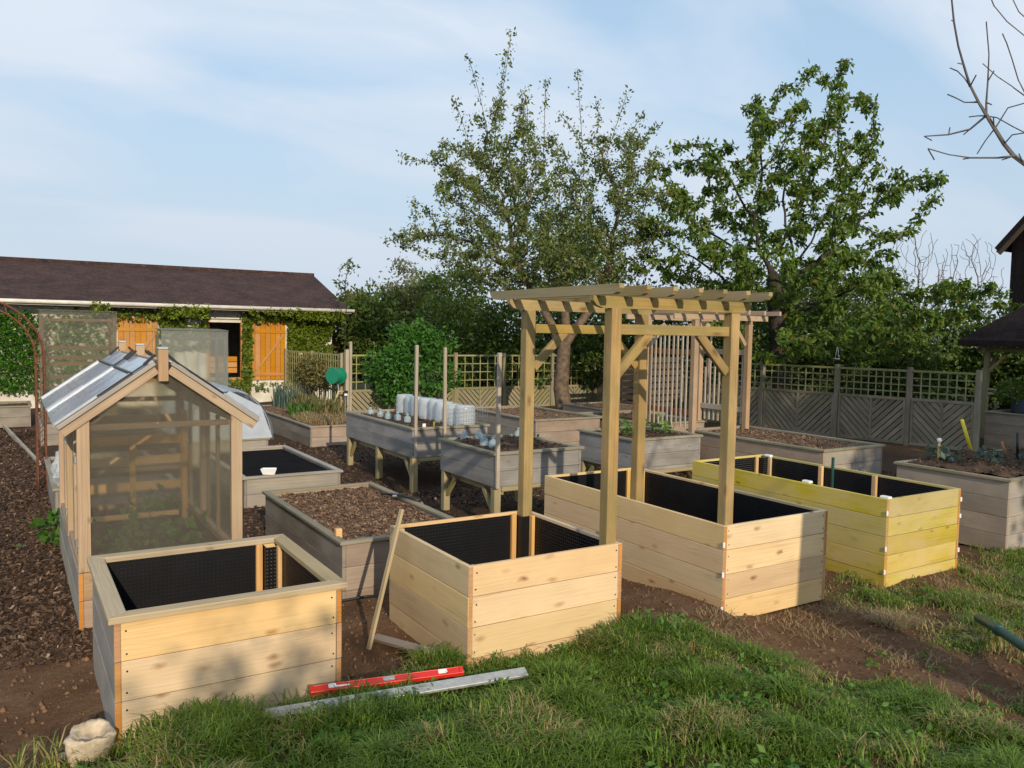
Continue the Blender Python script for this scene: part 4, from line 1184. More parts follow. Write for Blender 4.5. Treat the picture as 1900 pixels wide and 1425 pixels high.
# ------------------------------------------------------------------ trees and shrubs
def tree(name, label, base, lobes, natt, trunk, leaf, seed, bark='bark', step=.3, di=2.0, dk=.5, nleaf=12000, lsize=.06, droop=.2, aspect=.5, rtip=.007, pw=2.3,
         jitter=.16, shoots=(), group=None, cat='tree', leafon=.03, grav=.0, rmax=None, surf=.4, trunkr=None, limbs=()):
    rng = np.random.default_rng(seed)
    base = np.array(base, float)
    root = empty(name, tuple(base), label, cat, group)
    E_ = [(np.array(c) - base, np.array(r_)) for c, r_ in lobes]
    att, _ = in_ellipsoids(rng, E_, natt, surf)
    st = []
    for i, p in enumerate(trunk): st.append((np.array(p, float) - base, p_par[i] if False else i - 1))
    base_n = len(st)
    for limb_ in limbs:
        pv = base_n - 1
        for p in limb_: st.append((np.array(p, float) - base, pv)); pv = len(st) - 1
    nodes, par = colonize(att, st, step, di, dk, 110, rng, grav)
    limbr = [(k, .115 - .05 * j / 5) for li, limb_ in enumerate(limbs) for j, k in enumerate(range(base_n + sum(len(q) for q in limbs[:li]), base_n + sum(len(q) for q in limbs[:li + 1])))]
    for (p0, p1) in shoots:      # straight upright water shoots
        p0 = np.array(p0) - base; p1 = np.array(p1) - base
        k = int(np.argmin(np.linalg.norm(nodes - p0, axis=1)))
        prev = k; n = 9
        d = rng.normal(size=3) * .05
        for i in range(1, n + 1):
            t = i / n
            q = nodes[k] * (1 - t) + p1 * t + d * math.sin(t * 3.1)
            nodes = np.vstack([nodes, q]); par = np.append(par, prev); prev = len(nodes) - 1
    me, r_, kids = skeleton_mesh('branches', nodes, par, rtip, pw, 8 if trunkr else 6, rmax, (len(trunk),) + trunkr + (limbr,) if trunkr else None)
    put('trunk', me, M[bark], root, tuple(base))
    if leaf and nleaf:
        thin = np.where(r_ < leafon)[0]
        ends = np.array([i for i in thin if len(kids[i]) == 0] if True else thin)
        wts = np.ones(len(thin)); 
        isend = np.isin(thin, ends); wts[isend] = 2.2
        if shoots: wts[thin >= len(nodes) - 9 * len(shoots)] *= .3
        wts /= wts.sum()
        k = rng.choice(thin, nleaf, p=wts)
        P = nodes[k] + rng.normal(size=(nleaf, 3)) * jitter * np.array([1, 1, .8])
        clump = vnoise(P[:, 0] * 1.6 + P[:, 2], P[:, 1] * 1.6 + P[:, 2] * .7, seed)
        put('crown', leaves_mesh('crown', P, lsize, rng, droop, aspect, 1.0, None, clump), M[leaf], root, tuple(base))
    return root

def P3(px, py, dep):
    """a point 'dep' metres out along the garden's diagonal, measured from the photograph's proportions"""
    d = fw + r2 * ((px - 950) / 1509.73) + d2 * ((py - 712.5) / 1509.73)
    return np.array([d.x * dep, d.y * dep, EYE + d.z * dep])

def lobe(px, py, dep, rx, ry, rd):
    s = dep / 1509.73
    rr = rx * s
    # radii in world axes: across the view is mostly X, depth mostly Y
    return (P3(px, py, dep), np.array([rr * .9 + rd * .25, rr * .35 + rd * .75, ry * s]))

D = 20.0
ab = P3(1045, 770, D); ab[2] = -.05
apple_trunk = [ab, ab + [0, 0, .5], P3(1041, 720, D), P3(1043, 690, D), P3(1045, 660, D), P3(1047, 640, D)]
tree('apple_tree', 'leafy apple tree with upright bare shoots behind the near pergola', ab,
     [lobe(925, 400, D, 125, 150, 1.6), lobe(1125, 390, D, 95, 150, 1.4), lobe(1010, 480, D, 190, 75, 1.6), lobe(880, 310, D + .4, 80, 70, 1.0), lobe(775, 440, D, 50, 40, .6),
      lobe(1010, 330, D, 70, 90, 1.0), lobe(940, 240, D, 60, 70, .7), lobe(1160, 300, D, 60, 60, .8), lobe(1195, 400, D, 50, 90, .9)],
     2500, apple_trunk, 'apple_leaf', 11, 'bark', .22, 2.4, .36, 34000, .09, .1, .55, .0090, 2.2, .075, trunkr=(.21, .16), limbs=[[P3(1034, 625, D), P3(1022, 600, D), P3(1006, 570, D), P3(985, 535, D + .2), P3(960, 490, D + .3)], [P3(1062, 618, D), P3(1082, 592, D), P3(1104, 560, D), P3(1122, 520, D - .2), P3(1135, 470, D - .3)], [P3(1050, 612, D), P3(1048, 575, D + .2), P3(1040, 530, D + .4)]],
     shoots=[(P3(930, 250, D), P3(948, 60, D)), (P3(905, 250, D), P3(868, 105, D)), (P3(925, 200, D), P3(940, 100, D)), (P3(1000, 270, D), P3(1012, 150, D)), (P3(985, 270, D), P3(975, 180, D)), (P3(1090, 290, D), P3(1071, 130, D)),
             (P3(1130, 290, D), P3(1163, 175, D)), (P3(1150, 290, D), P3(1190, 215, D)), (P3(1060, 290, D), P3(1040, 215, D)), (P3(860, 290, D), P3(845, 190, D)), (P3(830, 320, D), P3(750, 295, D)), (P3(790, 430, D), P3(720, 447, D)), (P3(775, 410, D), P3(765, 375, D)),
             (P3(1110, 260, D), P3(1105, 190, D)), (P3(1180, 280, D), P3(1218, 235, D)), (P3(960, 260, D), P3(972, 170, D))])
D = 20.4
cb_ = P3(1452, 800, D); cb_[2] = -.05
cherry_trunk = [cb_, P3(1450, 730, D), P3(1446, 680, D), P3(1443, 630, D), P3(1440, 585, D), P3(1437, 545, D), P3(1436, 515, D)]
tree('cherry_tree', 'broad dark green cherry tree with drooping leaf clusters over fence', cb_,
     [lobe(1470, 340, D, 190, 130, 2.0), lobe(1545, 190, D, 75, 80, 1.0), lobe(1430, 190, D, 50, 45, .7), lobe(1670, 345, D, 100, 45, 1.2), lobe(1300, 300, D, 70, 60, 1.2), lobe(1265, 430, D - .5, 75, 90, 1.4), lobe(1480, 500, D - .6, 240, 80, 1.8),
      lobe(1640, 430, D, 70, 30, .9), lobe(1760, 555, D - .5, 105, 50, 1.4), lobe(1600, 610, D - .8, 190, 60, 1.4), lobe(1480, 640, D - 1.0, 90, 50, 1.0), lobe(1370, 570, D, 110, 70, 1.5), lobe(1245, 340, D, 45, 60, .8), lobe(1230, 480, D - .4, 50, 60, .9), lobe(1560, 540, D - 1.2, 160, 60, 1.0), lobe(1490, 655, D - 3.4, 70, 35, .6), lobe(1620, 615, D - 3.2, 100, 35, .8)],
     1800, cherry_trunk, 'cherry_leaf', 23, 'bark_dark', .28, 2.6, .50, 33000, .14, .75, .46, .011, 2.25, .075, leafon=.022, trunkr=(.22, .17))

def shrub(name, label, lobes, leaf, n, lsize, seed, cat='shrub', stems=5, group=None, surf=.3, droop=.1, base=None):
    rng = np.random.default_rng(seed)
    c0 = lobes[0][0]; bz = float(ground_h(c0[0], c0[1])) - .05
    base = np.array([c0[0], c0[1], bz]) if base is None else np.array(base)
    root = empty(name, tuple(base), label, cat, group)
    E_ = [(np.array(c) - base, np.array(r_)) for c, r_ in lobes]
    P, d = in_ellipsoids(rng, E_, n, surf)
    k = 1 + (vnoise(P[:, 0] * 1.7 + 9, P[:, 2] * 1.9 + P[:, 1] * .8, seed) - .5) * .55
    cc = np.array([e[0] for e in E_]).mean(0)
    P = cc + (P - cc) * k[:, None]
    gap = vnoise(P[:, 0] * 2.6 + P[:, 1], P[:, 2] * 2.6 - P[:, 1] * .7, seed + 3)
    keep = gap > .22
    P = P[keep]; d = d[keep]
    P[:, 2] = np.maximum(P[:, 2], .02)
    clump = vnoise(P[:, 0] * 2.2, P[:, 2] * 2.2 + P[:, 1] * 1.3, seed + 8)
    put('foliage', leaves_mesh('foliage', P, lsize, rng, droop, .55, .8, d * .8, clump), M[leaf], root, tuple(base))
    Vs = []
    nodes = [np.zeros(3)]; par = [-1]
    for s in range(stems):
        e = E_[s % len(E_)]
        tgt = e[0] + rng.normal(size=3) * e[1] * .4; prev = 0
        for t in np.linspace(.12, 1, 8):
            q = tgt * t; q[2] = tgt[2] * t ** .8
            nodes.append(q + rng.normal(size=3) * .05); par.append(prev); prev = len(nodes) - 1
    me, _, _ = skeleton_mesh('stem', np.array(nodes), np.array(par), .012, 2.2, 5)
    put('stem', me, M['bark_dark'], root, tuple(base))
    return root

# hedge and shrubs behind the fence and beside the cottage
shrub('laurel_bush', 'bright green rounded bush growing over the trellis', [lobe(765, 675, 21.5, 52, 62, .8), lobe(718, 690, 21.5, 30, 45, .6), lobe(800, 640, 21.6, 30, 32, .6), lobe(750, 625, 21.6, 24, 34, .5), lobe(815, 700, 21.5, 26, 30, .5), lobe(785, 605, 21.6, 10, 22, .2), lobe(735, 720, 21.4, 30, 22, .5)], 'bright_leaf', 6500, .12, 41, surf=.5)
HG = 'shrubs and trees behind the fence'
for i, (px, py, dp, rx, ry, rd, leaf, lab) in enumerate([
        (690, 605, 26.5, 55, 75, 1.2, 'hedge_leaf', 'dark hedge shrub beside the cottage gable end'),
        (650, 600, 27.5, 35, 60, 1.0, 'olive_leaf', 'olive shrub tucked behind the cottage eave'),
        (745, 590, 28, 50, 55, 1.2, 'olive_leaf', 'brownish twiggy shrub below the far bare tree'),
        (850, 610, 26, 75, 75, 1.4, 'yellowgreen_leaf', 'yellow-green shrub mass behind trellis left of pergola'),
        (840, 540, 30, 60, 60, 1.6, 'hedge_leaf', 'dark conifer-like shrub under the apple branches at left'),
        (940, 630, 25.5, 60, 90, 1.2, 'hedge_leaf', 'dark green shrub behind the left pergola post'),
        (1010, 600, 27, 70, 90, 1.5, 'olive_leaf', 'olive shrub behind the apple trunk fork'),
        (1090, 620, 26, 70, 80, 1.4, 'hedge_leaf', 'deep green shrub right of the apple trunk'),
        (1180, 610, 26, 70, 90, 1.5, 'hedge_leaf', 'dark shrub behind the near pergola rails'),
        (1060, 450, 33, 50, 60, 2.0, 'yellowgreen_leaf', 'light green treetop seen through the apple crown'),
        (1290, 600, 25, 70, 100, 1.4, 'hedge_leaf', 'dark evergreen shrub behind the lath pergola'),
        (1400, 620, 24, 80, 90, 1.4, 'hedge_leaf', 'dark shrub under the left side of the cherry'),
        (1540, 640, 24, 90, 85, 1.4, 'hedge_leaf', 'deep shaded shrub behind the chevron fence'),
        (1660, 650, 24, 80, 85, 1.4, 'hedge_leaf', 'dark shrub behind the fence near its right end'),
        (1760, 620, 26, 60, 75, 1.3, 'hedge_leaf', 'dark shrub left of the black-roofed shelter'),
        (1600, 560, 27, 90, 60, 1.4, 'hedge_leaf', 'deep green shrub top under the right cherry boughs'),
        (1840, 670, 25, 70, 60, 1.3, 'hedge_leaf', 'dark shrub glimpsed beneath the black shelter roof'),
        (1910, 650, 24, 60, 70, 1.2, 'hedge_leaf', 'dark shrub at the right edge behind the shelter'),
        (1470, 560, 26, 90, 60, 1.4, 'hedge_leaf', 'dark shrub top behind the cherry trunk')]):
    shrub('shrub', lab, [lobe(px, py, dp, rx, ry, rd), lobe(px + 12, py + 55, dp, rx * .95, ry * .8, rd)], leaf, 6500, .15, 60 + i, group=HG, surf=.35)
shrub('potted_shrub', 'small leafy shrub in a blue-grey pot on the tall brown bed', [lobe(1880, 725, 17.2, 32, 22, .3)], 'yellowgreen_leaf', 700, .09, 91, stems=3, base=P3(1885, 760, 17.2))
pp = P3(1893, 762, 17.2)
lathe('plant_pot', [(.001, 0), (.16, 0), (.2, .38), (.215, .40), (.19, .40), (.17, .33), (.001, .33)], plain('blue_grey_glaze', (.10, .14, .19), .35, .5), None, (pp[0], pp[1], .70))
tag(bpy.data.objects['plant_pot'], 'blue-grey glazed pot on the tall brown bed', 'pot')

# distant bare trees
def bare(name, label, px, py_base, py_top, half, dep, seed, leaf=None, nleaf=0, bark='far_bark', natt=500, rt_=.02, grp=None, step=.7):
    b = P3(px, py_base, dep); b[2] = -.1
    s = dep / 1509.73
    c = P3(px, (py_top * .55 + py_base * .45) - 10, dep)
    top = P3(px, py_top, dep)[2]
    return tree(name, label, b, [(c, np.array([half * s, half * s * .8, (top - c[2])]))], natt,
                [b, b + [0, 0, (c[2]) * .25], b + [0, 0, (c[2]) * .45]], leaf, seed, bark, step, 9, 1.9 * step, nleaf, .22, 0, .5, rt_, 2.4, .35, group=grp)
FG = 'bare trees on the horizon'
bare('bare_tree', 'pale bare tree on the horizon left of the apple tree', 757, 640, 470, 62, 46, 5, 'far_leaf', 2600, natt=900, rt_=.012, grp=FG)
bare('bare_tree', 'faint small bare tree just right of the cottage roof', 655, 640, 530, 22, 60, 6, None, 0, natt=200, rt_=.014, grp=FG)
bare('bare_tree', 'grey bare tree on the horizon right of the cherry crown', 1700, 660, 412, 75, 48, 7, None, 0, 'bark_grey', 2600, .015, FG, .34)
bare('bare_tree', 'grey bare tree on the horizon beside the dark house', 1800, 660, 425, 70, 50, 8, None, 0, 'bark_grey', 2600, .015, FG, .34)
for i, (px, top, half, dep) in enumerate([(670, 545, 30, 70), (715, 538, 28, 72), (800, 555, 30, 70), (790, 500, 30, 60)]):
    shrub('conifer', ['dark distant treetop just right of cottage roof', 'dark distant treetop below the pale bare tree', 'dark distant treetop left of apple crown', 'tall distant treetop behind the apple branches'][i],
          [lobe(px, (top + 660) / 2, dep, half, (660 - top) / 2, 2.0)], 'hedge_leaf', 2200, .35, 120 + i, cat='tree', group='distant treetops')

# young sapling top by the cottage roof
sb = P3(640, 700, 24.2); sb[2] = 0
tree('sapling', 'thin sapling with few dark leaves beside the cottage gable', sb, [(P3(647, 500, 24.2), np.array([.25, .25, .35])), (P3(632, 535, 24.2), np.array([.25, .2, .3]))], 40,
     [sb, sb + [0, 0, 1.2], sb + [0, 0, 2.4], sb + [.05, 0, 3.2]], 'hedge_leaf', 31, 'bark_dark', .15, 1.5, .2, 130, .14, .1, .5, .008, 2.4, .08, leafon=.02)

# bare fruit tree just right of the viewpoint: its boughs reach into the top corner, its stem shades the ground
def near_bare_tree():
    base = np.array([4.90, -.55, -.05])
    root = empty('fruit_tree', tuple(base), 'bare grey boughs reaching in at the top right corner', 'tree')
    nodes = []; par = []
    def chain(start, pts):
        prev = start
        for p in pts:
            nodes.append(np.array(p, float) - base); par.append(prev); prev = len(nodes) - 1
        return prev
    t = chain(-1, [base, base + [.0, .03, .7], base + [.02, .05, 1.4], base + [.0, .12, 2.0]])
    b0 = chain(t, [base + [.15, .7, 2.45], base + [.35, 1.5, 2.75], base + [.52, 2.3, 3.05], base + [.62, 2.95, 3.28]])
    d = 5.0
    pts = [(1900, 305), (1880, 290), (1862, 268), (1845, 240), (1830, 215), (1815, 190), (1800, 160), (1788, 120), (1778, 85), (1770, 40), (1765, -10), (1760, -60)]
    ids = []; prev = b0
    for q in pts:
        nodes.append(P3(q[0], q[1], d) - base); par.append(prev); prev = len(nodes) - 1; ids.append(prev)
    def side(i, qs, dd=.0):
        prev = ids[i]
        for n_, q in enumerate(qs):
            nodes.append(P3(q[0], q[1], d + dd * (n_ + 1)) - base); par.append(prev); prev = len(nodes) - 1
        return prev
    side(4, [(1800, 240), (1760, 250), (1715, 253)], .05)
    side(1, [(1850, 293), (1800, 293), (1760, 287), (1722, 276)], -.03)
    side(4, [(1830, 190), (1833, 150), (1835, 100), (1830, 40)], .03)
    side(6, [(1790, 145), (1777, 132), (1763, 126)], .05)
    side(5, [(1790, 190), (1770, 180), (1758, 175)], .05)
    side(3, [(1870, 200), (1905, 190), (1950, 170)], -.05)
    side(4, [(1850, 218), (1880, 235), (1920, 255)], .06)
    side(3, [(1828, 262), (1813, 286)], .05)
    side(2, [(1878, 250), (1910, 245)], -.06)
    side(4, [(1815, 215), (1798, 217)], .05)
    # second bough higher up
    prev = b0
    for q in [(1960, 260), (1930, 215), (1905, 180), (1890, 150), (1878, 110), (1868, 80), (1860, 62)]:
        nodes.append(P3(q[0], q[1], 5.4) - base); par.append(prev); prev = len(nodes) - 1
        if q == (1905, 180): k2 = prev
        if q == (1960, 260): k3 = prev
    prev = k2
    for q in [(1880, 162), (1850, 142), (1823, 118)]:
        nodes.append(P3(q[0], q[1], 5.5) - base); par.append(prev); prev = len(nodes) - 1
    prev = k3
    for q in [(1960, 150), (1930, 90), (1900, 66), (1868, 40), (1845, 12), (1836, -10)]:
        nodes.append(P3(q[0], q[1], 5.3) - base); par.append(prev); prev = len(nodes) - 1
    prev = k3
    for q in [(1950, 60), (1910, 40), (1890, 22), (1877, -5)]:
        nodes.append(P3(q[0], q[1], 5.1) - base); par.append(prev); prev = len(nodes) - 1
    # the rest of the crown above and behind
    rng = np.random.default_rng(3)
    t2 = chain(3, [base + [.5, -.2, 2.7], base + [.9, -.1, 3.4]])
    att, _ = in_ellipsoids(rng, [(np.array([1.5, -.2, 5.0]), np.array([1.6, 1.6, 1.3]))], 120, .5)
    st = [(n_, p_) for n_, p_ in zip(nodes, par)]
    main = len(nodes)
    nn, pp_ = colonize(att, [(nodes[t2], -1)], .35, 4, .5, 40, rng)
    off = len(nodes)
    for i in range(1, len(nn)):
        nodes.append(nn[i]); par.append(t2 if pp_[i] == 0 else off + int(pp_[i]) - 1)
    nodes_ = np.array(nodes); par_ = np.array(par)
    # small knobbly spurs
    for i in list(range(8, 30)):
        if rng.random() < .8 and i < len(nodes_):
            q = nodes_[i] + rng.normal(size=3) * .035
            nodes_ = np.vstack([nodes_, q]); par_ = np.append(par_, i)
    me, r_, _ = skeleton_mesh('trunk', nodes_, par_, .0042, 2.35, 7)
    put('trunk', me, M['bark_grey'], root, tuple(base))
    lo = tube('stem', [base, base + [-.02, .02, .9], base + [.0, .04, 2.0], base + [.0, .03, 3.1]], [.27, .22, .21, .17], M['bark_grey'], root, 14)
near_bare_tree()

# trees behind the viewpoint that shade the right-hand side and dapple the lawn
def shade_tree(label, x, y, lobes, n, lsize, seed, leaf='hedge_leaf', att=220):
    b = np.array([x, y, -.1])
    tree('garden_tree', label, b, lobes, att, [b, b + [0, 0, .9], b + [0, .1, 1.8]], leaf, seed, 'bark_dark', .5, 6, .8, n, lsize, .2, .6, .012, 2.3, .35, group='trees behind the viewpoint', leafon=.05)
shade_tree('leafy tree behind the viewpoint shading the right-hand beds', 9.6, -8.2, [(np.array([9.3, -7.6, 5.2]), np.array([2.3, 1.8, 3.0])), (np.array([12.0, -8.2, 6.6]), np.array([2.4, 2.0, 3.2]))], 9000, .3, 71)
shade_tree('second leafy tree behind the viewpoint shading the right fence', 14.5, -9.5, [(np.array([14.8, -9.5, 6.2]), np.array([2.6, 2.2, 3.6]))], 7000, .3, 72)
shade_tree('slender tree behind the viewpoint dappling the first bed', -1.1, -7.6, [(np.array([-1.40, -7.4, 4.9]), np.array([.20, .5, .30])), (np.array([-1.2, -7.6, 4.72]), np.array([.30, .4, .2])), (np.array([-1.12, -7.5, 5.12]), np.array([.12, .4, .12]))], 1300, .15, 73, att=60)

# ------------------------------------------------------------------ climbers on the cottage
def climber(name, label, rects, leaf, n, lsize, seed, y0=24.92, depth=.16, holes=.45, fn=None):
    rng = np.random.default_rng(seed)
    cx = np.mean([(a + b) / 2 for a, b, _, _, _ in rects])
    root = empty(name, (cx, y0, 0), label, 'climber')
    Ps = []
    tot = sum((b - a) * (d - c) * k for a, b, c, d, k in rects)
    for a, b, c, d, k in rects:
        m = int(n * (b - a) * (d - c) * k / tot)
        x = rng.uniform(a, b, m); z = rng.uniform(c, d, m)
        f = fbm(x * 2.2, z * 2.2, seed)
        keep = f > holes * (1.0 if k < 2 else .55)
        x, z, f = x[keep], z[keep], f[keep]
        y = y0 - rng.random(len(x)) * depth * (.3 + f)
        Ps.append(np.stack([x, y, z], 1))
    P = np.concatenate(Ps)
    base = np.array([cx, y0, 0])
    out_ = np.tile(np.array([0, -.9, .2]), (len(P), 1))
    cl = fbm(P[:, 0] * 4, P[:, 2] * 4, seed + 2)
    put('foliage', leaves_mesh('foliage', P - base, lsize, rng, .25, .8, .6, out_, cl), M[leaf], root, tuple(base))
    for s in range(7):
        a, b, c, d, k = rects[s % min(3, len(rects))]
        x = rng.uniform(a, b); pts = []
        for t in np.linspace(0, 1, 9):
            pts.append((x + (rng.random() - .5) * .06 + .05 * t * math.sin(s + t * 3), y0 - .02 - .01 * s, (.0 + max(c + .1, d * .9) * t) if y0 > 24.8 else c + (d - c) * t))
        tube('stem', pts, .012, M['bark_dark'], root, 5)
climber('climbing_vine', 'yellow-green vine trailing around the shutters and window', [(7.3, 8.7, .7, 2.75, 2.6), (5.95, 6.2, .6, 2.5, 2.2), (3.65, 4.95, 1.6, 2.75, 1.6), (5.9, 7.35, 2.42, 2.72, 1.3), (2.5, 3.7, 2.4, 2.7, 1.1), (4.6, 6.2, .25, .72, 1.2), (6.3, 7.4, .35, .62, .5), (1.2, 2.6, 2.2, 2.7, .6), (3.6, 4.0, .6, 1.7, 1.6)], 'vine_leaf', 11000, .095, 201, holes=.42)
climber('climbing_vine', 'vine shoots hanging under the white gutter', [(1.9, 2.3, 2.55, 2.85, 3), (3.6, 4.9, 2.5, 2.86, 2), (6.0, 7.3, 2.6, 2.84, 1.2), (7.4, 8.9, 2.5, 2.85, 2)], 'vine_leaf', 2600, .09, 202, y0=24.5, depth=.25, holes=.4)
climber('ivy', 'dense dark green ivy covering the left end of the cottage', [(-4.5, .62, .45, 2.55, 3.0), (.62, 2.45, .3, 2.5, 1.6)], 'ivy_leaf', 19000, .085, 203, holes=.1, depth=.3)

# dry stems and daffodil leaves around the overgrown side trellis
def clump(name, label, x, y, z, rx, ry, h, n, mat, seed, width=.012, lean=.35, cat='plant', group=None):
    rng = np.random.default_rng(seed)
    root = empty(name, (x, y, z), label, cat, group)
    a = rng.uniform(0, 2 * math.pi, n); rr = np.sqrt(rng.random(n))
    B = np.stack([np.cos(a) * rr * rx, np.sin(a) * rr * ry, np.zeros(n)], 1)
    V, F, t = blades(B, h * rng.uniform(.5, 1.1, n), width, lean, rng)
    put('foliage', tri_mesh('foliage', V, F, t), M[mat], root, (x, y, z))
    return root

def blades(B, H, width, lean, rng, straw=None):
    n = len(B)
    a = rng.uniform(0, 2 * math.pi, n); d = np.stack([np.cos(a), np.sin(a), np.zeros(n)], 1)
    s = np.stack([-d[:, 1], d[:, 0], np.zeros(n)], 1) * 1.0
    H = np.asarray(H)[:, None]; ln = (lean * rng.uniform(.2, 1.5, n))[:, None] * H
    W = (width * rng.uniform(.6, 1.3, n))[:, None]
    up = np.array([[0, 0, 1.0]])
    m1 = B + up * H * .5 + d * ln * .25; m2 = B + up * H * .85 + d * ln * .7; tip = B + up * H * (1 - .25 * np.clip(ln / H, 0, 1)) + d * ln * 1.25
    V = np.stack([B - s * W * .5, B + s * W * .5, m1 - s * W * .45, m1 + s * W * .45, m2 - s * W * .28, m2 + s * W * .28, tip], 1).reshape(-1, 3)
    i = np.arange(n) * 7
    F = np.concatenate([np.stack(q, 1) for q in ((i, i + 1, i + 3), (i, i + 3, i + 2), (i + 2, i + 3, i + 5), (i + 2, i + 5, i + 4), (i + 4, i + 5, i + 6))])
    t = np.stack([rng.random(n), rng.random(n)], 1)
    if straw is not None: t[:, 1] = straw
    return V, F, np.repeat(t, 7, 0)

clump('dry_grass', 'brownish stems at the near end of the long low bed', 5.9, 17.8, .36, .5, 1.2, .38, 500, 'dry_leaf', 302, .03, .4)
clump('daffodil_clump', 'blue-green daffodil leaves against the white cottage wall', 5.6, 19.2, .36, .3, .35, .55, 170, 'kale_leaf', 303, .03, .2)
clump('leafy_clump', 'fresh green weeds along the long low bed', 5.5, 17.4, .36, .35, .5, .28, 260, 'seedling', 304, .04, .6)
clump('dry_grass', 'straw-coloured grass covering the end of the long bed', 5.5, 16.2, .38, .55, 1.0, .14, 1200, 'straw', 305, .015, .9)
shrub('shrub', 'leafy climber thick over the side trellis', [(np.array([7.35, 22.4, 1.0]), np.array([.25, 1.9, .55]))], 'dry_leaf', 3800, .09, 310, surf=.6)

# ------------------------------------------------------------------ wood chips on the paths
def path_chips():
    rng = np.random.default_rng(5)
    n = 150000
    x = np.concatenate([rng.uniform(-3, .45, n // 2), rng.uniform(1.55, 12.5, n // 2)])
    y = np.concatenate([6.1 + rng.random(n // 2) ** 1.6 * 14, 6.4 + rng.random(n // 2) ** 1.3 * 9.5])
    m = np.ones(len(x), bool)
    for (bx_, by_, bw, bl) in BEDS:
        m &= ~((x > bx_ + .02) & (x < bx_ + bw - .02) & (y > by_ + .02) & (y < by_ + bl - .02) & (bw < 50))
    edge = (y - 6.3) + (fbm(x * 2, y * 2, 5) - .5) * 1.0
    m &= rng.random(len(x)) < smooth(-.2, .5, edge)
    x, y = x[m], y[m]
    P = np.stack([x, y, ground_h(x, y) + rng.random(len(x)) * .016], 1)
    V, F, t = chips_at(P, rng, .034)
    o = put('wood_chips', tri_mesh('wood_chips', V, F, t), M['chip'])
    tag(o, 'brown wood chips strewn over the paths between the beds', 'wood chips', kind='stuff')
path_chips()

